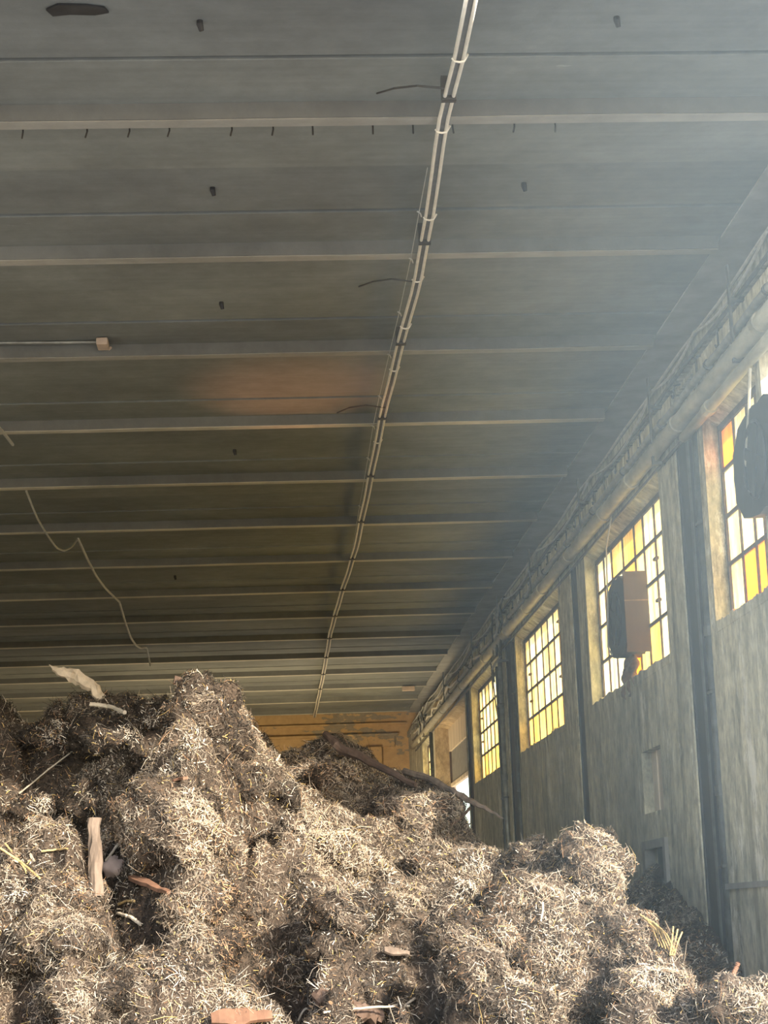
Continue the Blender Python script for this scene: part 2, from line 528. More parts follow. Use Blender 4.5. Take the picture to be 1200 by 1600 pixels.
window(1, 13.75, 15.52, [13.75, 14.31, 14.6, 15.04, 15.52], 'nearest window on the right, large panes, one pane orange', lambda c, r: 'glass_orange' if (c, r) in ((3, 3), (2, 0), (1, 0)) else ('glass_cream' if (c + r) % 3 else 'glass_pale'))
def ch2(c, r):
    if r == 0 and c in (4,):
        return 'glass_orange'
    if r == 0 and c in (2, 3):
        return 'glass_yellow'
    if c in (3, 4) and r < 4:
        return 'glass_yellow' if (c, r) != (3, 2) else 'glass_pale'
    if c == 5 and r == 3:
        return 'glass_yellow'
    return 'glass_cream' if (c * 7 + r * 3) % 4 else 'glass_pale'
window(2, 17.4, 21.72, [17.4, 17.8, 18.37, 18.94, 19.42, 20.08, 20.76, 21.25, 21.72], 'window with a dark fan box in its panes', ch2)
def ch3(c, r):
    return 'glass_yellow' if r == 0 else ('glass_pale' if (c * 5 + r) % 3 else 'glass_cream')
window(3, 23.77, 28.10, [23.77, 24.2, 24.71, 25.23, 25.77, 26.33, 26.98, 27.6, 28.10], 'third window from the near end, lowest panes yellow', ch3)
window(4, 30.2, 34.45, [30.2, 30.7, 31.25, 31.8, 32.35, 32.9, 33.45, 33.95, 34.45], 'fourth window beside the doorway, crossed by a leaning wire', ch3)
window(5, 43.0, 45.7, [43.0, 43.5, 44.0, 44.55, 45.1, 45.7], 'farthest small window next to the end corner', lambda c, r: 'glass_cream')
# opening latches sticking out from some glazing bars
for (y, z, n) in [(18.37, 3.25, 2), (18.37, 2.85, 2), (27.6, 3.28, 3), (27.6, 2.9, 3), (24.71, 3.6, 3), (24.71, 2.9, 3), (34.0, 3.3, 4), (34.0, 2.9, 4), (31.25, 3.2, 4)]:
    w = bpy.data.objects['window_%d' % n]
    MB().box(GX - 0.05, GX - 0.015, y - 0.13, y, z - 0.013, z + 0.013).build('latch', M['frame'], w)

# ------------------------------------------------------------------ doorway in the far bay
d = thing('door_1', (WX, 39, FLOOR), 'tall open doorway in the far bay, daylight through it', kind='structure')
MB().box(WX + 0.30, WX + 0.42, 35.6, 42.3, 3.42, 3.96).build('lintel_board', M['beige_board'], d)
MB().box(WX + 0.34, WX + 0.42, 35.6, 42.3, 2.72, 3.45).build('transom_panel', M['hatch_frame'], d)
MB().box(WX + 0.30, WX + 0.38, 35.6, 42.3, 2.66, 2.74).build('transom_rail', M['beige_board'], d)
MB().box(WX + 0.30, WX + 0.40, 42.2, 42.3, FLOOR, 3.42).build('door_frame', M['brown_board'], d)
MB().box(WX + 0.30, WX + 0.40, 35.6, 35.7, FLOOR, 3.42).build('door_frame', M['brown_board'], d)
MB().box(WX + 0.30, WX + 0.40, 36.6, 36.66, FLOOR, 2.66).build('door_post', M['conduit'], d)
MB().box(WX, WX + 0.42, 42.26, 42.298, FLOOR, 3.95).build('reveal', M['reveal'], d)

# ------------------------------------------------------------------ shaded gap strips and pipes on the piers
def gap_strip(y0, y1, label):  # dark strip for a shadow gap: the shade is put into its colour
    t = thing('shade_strip', (WX + 0.08, (y0 + y1) / 2, FLOOR), label, 'gap_strip', 'shade strips between the windows')
    MB().box(WX + 0.03, WX + 0.115, y0, y1, FLOOR, 3.93).build('gap_face', M['black_steel_and_gap'], t)
    MB().box(WX + 0.012, WX + 0.03, y0 - 0.012, y0 + 0.03, FLOOR, 3.93).build('gap_edge', M['dark_pipe'], t)
    MB().box(WX + 0.012, WX + 0.03, y1 - 0.03, y1 + 0.0, FLOOR, 3.93).build('gap_edge', M['black_steel_and_gap'], t)
    return t
gap_strip(16.2, 16.62, 'dark strip of gap shade between the nearest window and the fan box window')
gap_strip(22.33, 22.79, 'dark strip of gap shade just beyond the fan box window')
gap_strip(28.6, 29.36, 'dark strip of gap shade between the third and fourth windows')
gap_strip(34.8, 35.45, 'dark strip of gap shade between the fourth window and the doorway')

def vpipe(y, r, z0, z1, mat, label, x=WX - 0.04, couplings=(), name='downpipe'):
    t = thing(name, (x, y, z0), label, 'pipe')
    MB().tube([(x, y, z0), (x, y, z1)], r, 10).build('tube', M[mat], t, smooth=True)
    for z in couplings:
        MB().tube([(x, y, z - 0.04), (x, y, z + 0.04)], r * 1.25, 10).build('coupling', M[mat], t)
    for z in np.arange(z0 + 0.6, z1, 1.4):
        MB().box(x - r - 0.006, WX - 0.002 if x < WX else x + r, y - r * 1.3, y + r * 1.3, z - 0.012, z + 0.012).build('clamp', M['dark_pipe'], t)
    return t
vpipe(15.86, 0.05, FLOOR, 3.9, 'dark_pipe', 'dark downpipe beside the nearest window', WX + 0.03, (2.2, 0.9))
vpipe(29.75, 0.035, FLOOR, 3.8, 'grey_pipe', 'grey downpipe left of the fourth window, nearer of two', WX - 0.04, (2.0,))
vpipe(30.1, 0.03, FLOOR, 3.72, 'dark_pipe', 'thin dark downpipe at the edge of the fourth window', WX - 0.04, (2.35, 1.2))
vpipe(28.3, 0.03, FLOOR, 3.85, 'dark_pipe', 'thin dark pipe beside the third window far edge', WX - 0.02)
vpipe(42.75, 0.05, FLOOR, 3.9, 'dark_pipe', 'dark pipe between doorway and farthest window', WX - 0.03)

def wig(p0, p1, n, amp, sag=0.0):
    p0, p1 = np.array(p0, float), np.array(p1, float)
    out = []
    for i in range(n + 1):
        t = i / n
        p = p0 + (p1 - p0) * t
        p[2] -= sag * 4 * t * (1 - t)
        if 0 < i < n:
            p = p + RNG.normal(0, amp, 3)
        out.append(tuple(p))
    return out

# the long pipes along the wall head
t = thing('wall_pipe', (3.58, 30, 4.02), 'thick pale pipe running along the wall above the windows', 'pipe')
MB().tube([(3.575, y, 4.015) for y in np.linspace(W_NEAR, 47.8, 30)], 0.068, 14).build('tube', M['pipe'], t, smooth=True)
for y in (13.2, 16.1, 18.3, 19.9, 22.3, 24.6, 26.2, 28.4, 31.4, 35.2, 39.3):
    MB().tube([(3.575, y - 0.05, 4.015), (3.575, y + 0.05, 4.015)], 0.082, 14).build('coupling', M['pipe'], t)
t = thing('wall_pipe', (3.58, 30, 4.2), 'thinner grey pipe just above the thick pale pipe', 'pipe')
MB().tube([(3.59, y, 4.20 + 0.006 * math.sin(y * 3)) for y in np.linspace(W_NEAR, 47.8, 60)], 0.032, 10).build('tube', M['grey_pipe'], t, smooth=True)
for y in np.arange(13.0, 47, 1.9):
    MB().tube([(3.59, y - 0.02, 4.20), (3.59, y + 0.02, 4.20)], 0.044, 10).build('clamp', M['dark_pipe'], t)
t = thing('wall_pipe', (3.58, 14.4, 3.86), 'short yellowish pipe under the thick pipe, above the nearest window', 'pipe')
MB().tube([(3.60, y, 3.875) for y in (W_NEAR, 13.5, 14.5, 16.0)], 0.045, 12).build('tube', M['pipe'], t, smooth=True)
MB().tube([(3.60, 14.95, 3.875), (3.60, 15.08, 3.875)], 0.06, 12).build('coupling', M['pipe'], t)
tag(MB().tube([(3.63, y, 3.895) for y in np.linspace(16.0, 47.5, 24)], 0.016, 8).build('wall_conduit', M['dark_pipe']), 'thin dark conduit under the thick pale pipe', 'conduit')
tag(MB().tube([(3.665, y, 4.30 + 0.008 * math.sin(y * 5)) for y in np.linspace(W_NEAR, 47.5, 70)], 0.014, 6).build('wall_conduit', M['grey_pipe']), 'thin grey conduit in the band below the cornice', 'conduit')
# cables on the cornice edge
pts = []
for y in np.arange(W_NEAR, 48.0, 0.45):
    pts.append((3.60, y, 4.60 + 0.012 * math.sin(y * 2.1) - 0.02 * (math.sin(y * 0.74) ** 2)))
tag(MB().tube(pts, 0.013, 6).build('cornice_cable', M['cable']), 'pale cable stretched along the top of the cornice', 'cable')
pts = []
supports = [12.9, 15.3, 17.1, 20.6, 25.0, 28.9, 33.4, 38.0, 43.0, 47.5]
for a, b in zip(supports[:-1], supports[1:]):
    for q in range(8):
        u = q / 8
        pts.append((3.585, a + (b - a) * u, 4.585 - 0.17 * 4 * u * (1 - u) * min(1, (b - a) / 3.5)))
tag(MB().tube(pts, 0.012, 6).build('cornice_cable', M['cable']), 'second pale cable sagging in loops below the cornice edge', 'cable')
tag(MB().tube([(3.60, y, 4.44 + 0.01 * math.sin(y * 1.7)) for y in np.linspace(W_NEAR, 47.8, 60)], 0.018, 6).build('cornice_cable', M['dark_pipe']), 'dark cable along the lower edge of the cornice', 'cable')
pts = wig((3.57, 28.4, 4.2), (3.57, 47, 4.27), 26, 0.03)
tag(MB().tube(pts, 0.022, 7).build('cornice_cable', M['conduit']), 'wavy pale cable along the far half of the wall pipes', 'cable')
# brackets that carry them
for i, (y, z0, lab) in enumerate([(13.9, 3.95, 'upright dark pipe bracket over the nearest window'), (17.05, 3.9, 'upright dark pipe bracket by the fan box window'), (21.2, 4.1, 'dark pipe bracket at the far end of the fan box window'), (25.4, 4.1, 'dark pipe bracket over the third window'), (29.2, 3.7, 'tall dark pipe bracket at the cable tangle'), (33.0, 4.1, 'dark pipe bracket over the fourth window'), (38.5, 4.1, 'dark pipe bracket over the doorway'), (44.2, 3.95, 'farthest dark pipe bracket by the end corner')]):
    t = thing('pipe_bracket', (3.56, y, z0), lab, 'bracket', 'brackets along the wall pipes')
    MB().box(3.535, 3.55, y - 0.03, y + 0.03, z0, 4.68).build('upright', M['dark_pipe'], t)
    MB().box(3.535, 3.68, y - 0.025, y + 0.025, z0 - 0.02, z0 + 0.01).build('foot', M['dark_pipe'], t)
    MB().box(3.535, 3.66, y - 0.025, y + 0.025, 4.40, 4.43).build('arm', M['dark_pipe'], t)
# hooks in the band
ORD = ['first', 'second', 'third', 'fourth', 'fifth', 'sixth', 'seventh', 'eighth', 'ninth', 'tenth', 'eleventh', 'twelfth', 'thirteenth', 'fourteenth', 'fifteenth', 'sixteenth', 'seventeenth', 'eighteenth', 'nineteenth', 'twentieth']
hooks = [17.9, 18.5, 19.2, 19.9, 20.6, 21.9, 22.6, 23.4, 24.2, 25.1, 26.0, 27.0, 27.8, 30.4, 31.6, 33.9, 36.0, 16.3, 15.4, 14.6]
for i, y in enumerate(sorted(hooks)):
    L = 0.13 + 0.05 * math.sin(i * 2.3)
    h = MB().tube([(3.67, y, 4.42), (3.615, y, 4.41), (3.60, y - 0.02, 4.36), (3.60, y - 0.03, 4.40 - L), (3.60, y + 0.03, 4.385 - L), (3.60, y + 0.07, 4.42 - L)], 0.009, 5).build('cable_hook', M['dark_wire'])
    tag(h, ORD[i] + ' small dark wire hook from the near end, under the cornice', 'hook', 'wire hooks under the cornice')
# the tangle where cables turn down to the fourth window
for i in range(5):
    y = 28.6 + 0.25 * i
    pts = [(3.60, y, 4.60 - 0.02 * i), (3.53, y + 0.1, 4.45), (3.54, y + 0.35 * math.sin(i * 2), 4.22), (3.53, y + 0.2, 4.0), (3.56, y + 0.5, 3.72 + 0.05 * i)]
    tag(MB().tube(pts, 0.014, 6).build('drop_cable', M['dark_wire'] if i % 2 == 0 else M['cable']),
        ['dark cable dropping from the tangle, nearest', 'pale cable dropping through the tangle, nearer one', 'dark cable in the middle of the tangle', 'pale cable dropping through the tangle, farther one', 'dark cable dropping from the tangle, farthest'][i], 'cable')
for i in range(4):
    y = 43.6 + 0.5 * i
    pts = [(3.58, y, 4.60), (3.50, y + 0.1, 4.42), (3.52, y - 0.3, 4.2), (3.54, y + 0.2, 3.9)]
    tag(MB().tube(pts, 0.018, 6).build('drop_cable', M['cable'] if i % 2 else M['dark_wire']), ORD[i] + ' short cable of the far tangle, counted from the near side', 'cable', 'cables in the far tangle')
pts = [(3.52, 28.9, 3.72), (3.52, 29.6, 3.70), (3.55, 30.2, 3.70), (3.57, 30.25, 3.5)]
tag(MB().tube(pts, 0.02, 6).build('bent_conduit', M['dark_pipe']), 'dark conduit bent over the top of the fourth window', 'conduit')
tag(MB().tube([(3.62, 31.0, 3.9), (3.66, 30.9, 3.2), (3.70, 30.45, 2.35)], 0.012, 5).build('leaning_wire', M['dark_wire']), 'thin wire leaning across the fourth window', 'wire')

# ------------------------------------------------------------------ fan boxes, sack, rods in the windows
def fan(y0, y1, z0, z1, label, board):
    t = thing('fan_box', (3.7, (y0 + y1) / 2, z0), label, 'fan box')
    s = MB().box(3.55, 3.79, y0, y0 + 0.03, z0, z1).build('side_board', M[board], t, bevel=0.004)
    MB().box(3.55, 3.79, y0 - 0.006, y0 + 0.0, z0 + (z1 - z0) * 0.62, z0 + (z1 - z0) * 0.635).build('joint', M['sack'], s)
    MB().box(3.545, 3.79, y0 - 0.012, y0, z0 - 0.02, z0 + 0.03).build('bottom_batten', M['brown_board'], t)
    # rounded, worn rim facing the room
    out = []
    cy, cz = (y0 + 0.03 + y1) / 2, (z0 + z1) / 2
    for q in range(28):
        a = 2 * math.pi * q / 28
        cs, sn = math.cos(a), math.sin(a)
        r = 1.0 / ((abs(cs) ** 4 + abs(sn) ** 4) ** 0.25) if cs < 0 else 1.0 / ((abs(cs) ** 2.6 + abs(sn) ** 2.6) ** (1 / 2.6))
        jit = 1 + 0.03 * math.sin(q * 3.7)
        out.append((3.56, cy + r * jit * cs * (y1 - y0 - 0.03) / 2, cz + r * jit * sn * (z1 - z0) / 2))
    MB().prism(out, (0.22, 0, 0)).build('cowl', M['black_sheet'], t)
    ring = [(3.552, cy + 0.3 * math.cos(a), cz + 0.28 * math.sin(a)) for a in np.linspace(0, 2 * math.pi, 25)]
    MB().tube(ring, 0.012, 6).build('fan_ring', M['black_steel_and_gap'], t)
    for q in range(4):
        a = q * math.pi / 2 + 0.4
        MB().bar((3.553, cy, cz), (3.556, cy + 0.27 * math.cos(a), cz + 0.26 * math.sin(a)), 0.02, 0.09).build('blade', M['black_steel_and_gap'], t)
    return t
fan(18.9, 19.98, 2.46, 3.24, 'brown and black fan box set in the second window', 'brown_board')
fan(12.85, 14.24, 2.72, 3.50, 'black fan box cut off at the picture edge in the nearest window', 'black_sheet')
# sack hanging below the fan box
g = MB()
NI, NJ = 9, 12
for j in range(NJ):
    for i in range(NI):
        u, w = i / (NI - 1), j / (NJ - 1)
        wid = 0.34 + 0.42 * w + 0.05 * math.sin(j * 1.7)
        y = 19.42 + (u - 0.35) * wid + 0.05 * math.sin(j * 1.3)
        x = 3.70 + 0.05 * math.sin(i * 1.9 + j * 0.6) * (0.3 + w) - 0.03
        z = 2.50 - w * 0.40 + 0.05 * math.sin(i * 2.1) * w
        g.v.append((x, y, z))
for j in range(NJ):
    for i in range(NI):
        x, y, z = g.v[j * NI + i]
        g.v.append((x + 0.03, y, z))
B0 = NI * NJ
for j in range(NJ - 1):
    for i in range(NI - 1):
        a = j * NI + i
        g.f.append([a, a + 1, a + NI + 1, a + NI])
        g.f.append([B0 + a + NI, B0 + a + NI + 1, B0 + a + 1, B0 + a])
for i in range(NI - 1):
    for (p, q) in ((i, i + 1), ((NJ - 1) * NI + i + 1, (NJ - 1) * NI + i)):
        g.f.append([p, B0 + p, B0 + q, q])
for j in range(NJ - 1):
    for (p, q) in (((j + 1) * NI, j * NI), (j * NI + NI - 1, (j + 1) * NI + NI - 1)):
        g.f.append([p, B0 + p, B0 + q, q])
tag(g.build('hanging_sack', M['sack'], smooth=True), 'crumpled brown sack stuffed under the fan box', 'sack')
tag(MB().tube([(3.60, 19.6, 3.92), (3.53, 19.6, 3.6), (3.52, 19.62, 3.2), (3.52, 19.65, 3.02), (3.52, 19.75, 2.8), (3.53, 19.85, 2.62), (3.54, 19.7, 2.52)], 0.009, 5).build('hanging_wire', M['cable']), 'thin wire hanging in front of the fan box in the second window', 'wire')
t = thing('hanging_rod', (3.55, 14.2, 3.0), 'rod with a loose wire hanging before the nearest window', 'rod')
MB().tube([on_wall(1172, 575, 3.56), on_wall(1170, 640, 3.56), on_wall(1165, 732, 3.56)], 0.012, 6).build('rod', M['pipe'], t)
MB().tube([on_wall(1165, 732, 3.56), on_wall(1162, 745, 3.56), on_wall(1164, 758, 3.56), on_wall(1172, 771, 3.54)], 0.006, 5).build('wire', M['dark_wire'], t)

# small openings under the second window
t = thing('wall_vent', (WX, 18.6, 0.88), 'pale board filling a tall slot in the wall below the fan box window', 'vent')
MB().box(WX + 0.1, WX + 0.14, 18.1, 19.05, 0.88, 1.47).build('board', M['beige_board'], t)
MB().box(WX + 0.085, WX + 0.1, 18.75, 18.79, 0.88, 1.47).build('batten', M['beige_board'], t)
t = thing('wall_hatch', (WX, 18.6, -0.1), 'small dark square hatch with grey frame low on the wall', 'hatch')
MB().box(WX + 0.10, WX + 0.16, 18.1, 19.05, -0.1, 0.62).build('dark_panel', M['hatch_dark'], t)
fr = MB()
fr.box(WX - 0.035, WX + 0.06, 18.02, 18.14, -0.1, 0.62).box(WX - 0.035, WX + 0.06, 19.0, 19.14, -0.1, 0.62).box(WX - 0.035, WX + 0.06, 18.14, 19.0, 0.54, 0.62)
fr.build('frame', M['hatch_frame'], t)

# ------------------------------------------------------------------ conduit under the ceiling
cp = [(735, 0), (718, 90), (690, 200), (671, 340), (652, 440), (620, 560), (600, 640), (575, 765), (555, 860), (531, 935), (517, 985), (505, 1055), (491, 1122)]
cx = np.array([on_ceiling(a, b, 4.95) for a, b in cp])
yy = np.concatenate([[9.3], cx[:, 1]])
xx = np.concatenate([[1.235], cx[:, 0]])
ys = np.linspace(9.95, cx[-1, 1] - 0.2, 90)
xs_c = np.interp(ys, yy, xx)
t = thing('ceiling_conduit', (1.25, 30, 4.95), 'long pair of pale conduits running down the ceiling', 'conduit')
sag = 0.012 * np.sin(ys * 2 * math.pi / SPACING)
for s_ in (-1, 1):
    MB().tube([(x + s_ * 0.027, y, 4.95 + z) for x, y, z in zip(xs_c, ys, sag)], 0.012, 8).build('tube', M['conduit'], t, smooth=True)
k = MB()
for x, y, z in zip(xs_c, ys, sag):
    k.v += [(x - 0.02, y, 4.956 + z), (x + 0.02, y, 4.956 + z), (x + 0.02, y, 4.968 + z), (x - 0.02, y, 4.968 + z)]
for i in range(len(ys) - 1):
    for q in range(4):
        k.f.append([i * 4 + q, i * 4 + (q + 1) % 4, i * 4 + 4 + (q + 1) % 4, i * 4 + 4 + q])
k.build('tray', M['tray'], t)
for px, py in [(722, 92), (694, 203), (674, 340), (653, 437), (644, 510), (616, 577), (590, 690)]:
    p = on_ceiling(px, py, 4.95)
    x = np.interp(p[1], ys, xs_c)
    arc = [(x - 0.042 + 0.0, p[1], 4.955), (x - 0.03, p[1], 4.936), (x, p[1], 4.93), (x + 0.03, p[1], 4.936), (x + 0.042, p[1] - 0.01, 4.955), (x + 0.05, p[1] - 0.03, 4.965)]
    MB().tube(arc, 0.007, 6).build('clip', M['conduit'], t)
for n in range(0, 13):
    y = RIB0 + n * SPACING - 0.5
    if y < ys[-1]:
        x = np.interp(y, ys, xs_c)
        MB().box(x - 0.045, x + 0.045, y - 0.025, y + 0.025, 4.938, SOFF + 0.0 if n < 3 else 4.975).build('saddle', M['dark_wire'], t)
for px, py, ln in [(694, 138, 105), (646, 440, 85), (602, 637, 75)]:
    pts = [on_ceiling(px, py, 4.95), on_ceiling(px - ln * 0.4, py - 4, 4.96), on_ceiling(px - ln * 0.75, py, 5.0), on_ceiling(px - ln, py + 8, 5.08)]
    MB().tube(pts, 0.007, 6).build('tail_wire', M['dark_wire'], t)
t = thing('ceiling_wire', (1.1, 16, 4.95), 'thin pale wire with knots beside the ceiling conduits', 'wire')
wp = [(668, 262), (655, 330), (642, 403), (624, 487), (608, 553), (593, 618), (583, 665), (575, 715), (562, 790), (551, 855), (545, 880)]
MB().tube([on_ceiling(a, b, 4.96) for a, b in wp], 0.0035, 5).build('wire', M['cable'], t)
for a, b in wp[1:9]:
    p = on_ceiling(a, b, 4.96)
    MB().tube([p + np.array([-.015, 0, 0]), p + np.array([.01, .02, -.01]), p + np.array([.02, .06, -.02])], 0.006, 5).build('knot', M['cable'], t)

# junction boxes
t = thing('junction_box', (-1.34, 16.9, SOFF - 0.1), 'beige junction box on the left of the ceiling', 'junction box')
MB().box(-1.39, -1.29, 16.78, 16.98, SOFF - 0.08, SOFF - 0.015).build('box', M['plastic'], t, bevel=0.01)
MB().tube([(-4.5, 16.88, SOFF - 0.02), (-2.2, 16.88, SOFF - 0.02), (-1.38, 16.88, SOFF - 0.03)], 0.012, 7).build('conduit', M['grey_pipe'], t)
MB().tube([(-1.33, 17.0, SOFF - 0.03), (-1.32, 17.1, SOFF - 0.06), (-1.28, 17.02, SOFF - 0.04)], 0.012, 6).build('gland', M['plastic'], t)
tag(MB().box(3.08, 3.36, RIB0 + 12 * SPACING - 0.16, RIB0 + 12 * SPACING - 0.02, 4.9, 5.0).build('junction_box', M['plastic'], bevel=0.01), 'small pinkish box under a far ceiling rib near the wall', 'junction box')

# loose wires hung from rib to rib on the left
def hang(pxs, Ys, r, label):
    P = [at(a, b, Y) for (a, b), Y in zip(pxs, Ys)]
    fine = []
    for i in range(len(P) - 1):
        for q in range(6):
            fine.append(P[i] + (P[i + 1] - P[i]) * q / 6)
    fine.append(P[-1])
    for _ in range(2):
        fine = [fine[0]] + [(fine[i - 1] + fine[i] * 2 + fine[i + 1]) / 4 for i in range(1, len(fine) - 1)] + [fine[-1]]
    tag(MB().tube(fine, r, 6).build('loose_wire', M['cable'] if r < .02 else M['conduit']), label, 'wire')
ry = lambda n: RIB0 + n * SPACING - 0.06
hang([(-30, 645), (0, 669), (20, 695)], [18.6, 19.0, ry(3)], 0.016, 'short end of loose wire at the left picture edge')
hang([(41, 767), (58, 810), (75, 838), (88, 856), (100, 861), (112, 855), (121, 843)], [ry(4), 22.8, 23.3, 23.8, 24.2, 24.7, ry(5)], 0.013, 'loose wire sagging in a deep loop under the left ceiling')
hang([(122, 842), (135, 870), (150, 900), (165, 920), (187, 941)], [ry(5), 26, 27.2, 28.5, ry(7)], 0.017, 'loose wire slanting from the deep loop towards the heap')
hang([(187, 942), (195, 970), (204, 996), (212, 1008), (220, 1013), (229, 1011), (232, 1026), (235, 1040)], [ry(7), 31.5, 33, 34, 34.8, ry(9), 35.9, 36.0], 0.019, 'loose wire ending just above the heap')

# ------------------------------------------------------------------ the heaps
def vnoise(x, y, scale, seed):
    r = np.random.default_rng(seed)
    tab = r.random((256, 256))
    u, v = x / scale + 71.3, y / scale + 37.7
    i, j = np.floor(u).astype(int), np.floor(v).astype(int)
    fu, fv = u - i, v - j
    fu, fv = fu * fu * (3 - 2 * fu), fv * fv * (3 - 2 * fv)
    g = lambda a, b: tab[a % 256, b % 256]
    return (g(i, j) * (1 - fu) + g(i + 1, j) * fu) * (1 - fv) + (g(i, j + 1) * (1 - fu) + g(i + 1, j + 1) * fu) * fv

def tps(ctrl):
    P = np.array([at(a, b, Y) for a, b, Y in ctrl])
    xy, z = P[:, :2], P[:, 2]
    K = lambda d: np.where(d > 1e-9, d * d * np.log(d + 1e-9), 0)
    n = len(P)
    A = np.zeros((n + 3, n + 3))
    A[:n, :n] = K(np.linalg.norm(xy[:, None] - xy[None], axis=2)) + np.eye(n) * 0.02
    A[:n, n] = 1
    A[:n, n + 1:] = xy
    A[n:, :n] = A[:n, n:].T
    w = np.linalg.solve(A, np.concatenate([z, np.zeros(3)]))
    def f(x, y):
        out = w[n] + w[n + 1] * x + w[n + 2] * y
        for k in range(n):
            out = out + w[k] * K(np.hypot(x - xy[k, 0], y - xy[k, 1]))
        return out
    return f

ridge = [(-90, 1112, 19.4), (0, 1104, 19.4), (60, 1095, 19.3), (110, 1082, 19.2), (200, 1084, 19.0), (255, 1088, 18.2), (290, 1082, 17.0), (320, 1064, 16.5), (352, 1082, 16.5), (385, 1142, 17.2), (420, 1166, 18.4), (470, 1166, 19.0), (520, 1148, 19.0), (580, 1164, 18.9), (640, 1206, 18.7), (700, 1230, 18.2), (740, 1276, 17.8), (800, 1304, 17.0), (860, 1298, 16.0), (910, 1302, 15.4), (950, 1328, 15.0), (975, 1378, 14.7), (1030, 1436, 14.2), (1065, 1496, 13.7), (1090, 1532, 13.3)]
ctrlA = list(ridge)
ctrlA += [(-90, 1245, 17.4), (0, 1245, 17.4), (120, 1235, 17.2), (220, 1215, 16.6), (330, 1190, 15.7), (420, 1265, 16.4), (560, 1270, 17.2), (680, 1310, 16.8), (780, 1360, 15.8), (870, 1380, 15.0), (930, 1410, 14.5),
          (-90, 1400, 15.0), (80, 1400, 15.0), (250, 1400, 14.7), (420, 1400, 14.8), (580, 1400, 15.1), (720, 1430, 14.7), (850, 1480, 14.1), (960, 1500, 13.6),
          (-90, 1600, 13.4), (150, 1600, 13.4), (400, 1600, 13.4), (650, 1600, 13.3), (850, 1600, 13.0), (1000, 1600, 12.7), (1090, 1600, 12.6), (1150, 1560, 12.8), (1200, 1545, 12.9), (1280, 1540, 12.9), (1200, 1620, 12.4), (1300, 1640, 12.3), (1130, 1535, 13.1)]
fA0 = tps(ctrlA)
ridge_w = np.array([at(*r) for r in ridge])
foot_w = np.array([at(a, 1600, Y) for a, Y in ((-90, 13.4), (150, 13.4), (400, 13.4), (650, 13.3), (850, 13.0), (1000, 12.7), (1150, 12.5), (1300, 12.3))])
ro = np.argsort(ridge_w[:, 0])
def fA(x, y):
    xr = np.concatenate([[-9.5, -6.0], ridge_w[ro, 0], [3.3, 3.9]])
    yr = np.concatenate([[16.0, 18.0], ridge_w[ro, 1], [12.9, 12.8]])
    yR = np.interp(x, xr, yr)
    base = fA0(x, np.minimum(y, yR))
    xl = np.clip(-3.2 - x, 0, None)
    base = np.where(x < -3.2, fA0(np.full_like(x, -3.2), np.minimum(y, yR)) - 0.12 * xl ** 1.3, base)
    back = np.clip(y - yR, 0, None)
    z = base - 0.07 - back * 0.28 - 0.30 * np.clip(back, 0, 2.0) ** 2
    yF = np.interp(x, foot_w[:, 0], foot_w[:, 1])
    front = np.clip(yF - y, 0, None)
    zf = fA0(x, np.maximum(y, yF)) - front * 0.75
    z = np.where(y < yF, zf, z)
    return np.maximum(z, FLOOR - 0.05)

ctrlB = [(950, 1372, 18.7), (985, 1358, 18.4), (1020, 1356, 18.0), (1050, 1350, 17.5), (1092, 1370, 16.9), (1130, 1412, 16.2), (1165, 1446, 15.6), (1215, 1462, 14.8), (1280, 1480, 14.0),
         (985, 1430, 17.2), (1060, 1440, 16.3), (1110, 1470, 15.5), (1160, 1495, 14.8), (1230, 1510, 14.0), (1000, 1540, 15.8), (1090, 1560, 14.6), (1200, 1590, 13.4), (900, 1450, 18.2)]
fB0 = tps(ctrlB)
def fB(x, y):
    z = fB0(x, y) - np.clip(y - 18.6, 0, None) * 0.7
    return np.clip(z, FLOOR - 0.05, 0.75)

def rough(x, y, seed, amp=1.0):
    # rounded clods with sharp creases between them, at three sizes
    wx = x + (vnoise(x, y, 0.5, seed + 7) - 0.5) * 0.4
    wy = y + (vnoise(x, y, 0.5, seed + 8) - 0.5) * 0.4
    bil = lambda sc, k: np.abs(vnoise(wx, wy, sc, seed + k) * 2 - 1)
    h = (vnoise(x, y, 1.3, seed) - 0.5) * 0.24
    h += (np.minimum(bil(0.75, 1) * 2.2, 1) ** 0.8 - 0.75) * 0.24
    h += (np.minimum(bil(0.38, 2) * 2.4, 1) ** 0.8 - 0.75) * 0.20
    h += (np.minimum(bil(0.17, 3) * 2.2, 1) - 0.7) * 0.085
    h += (vnoise(x, y, 0.07, seed + 4) - 0.5) * 0.06
    pit = np.clip((vnoise(wx, wy, 0.42, seed + 5) - 0.66) * 6, 0, 1)
    h -= pit * pit * (3 - 2 * pit) * 0.26
    return h * amp

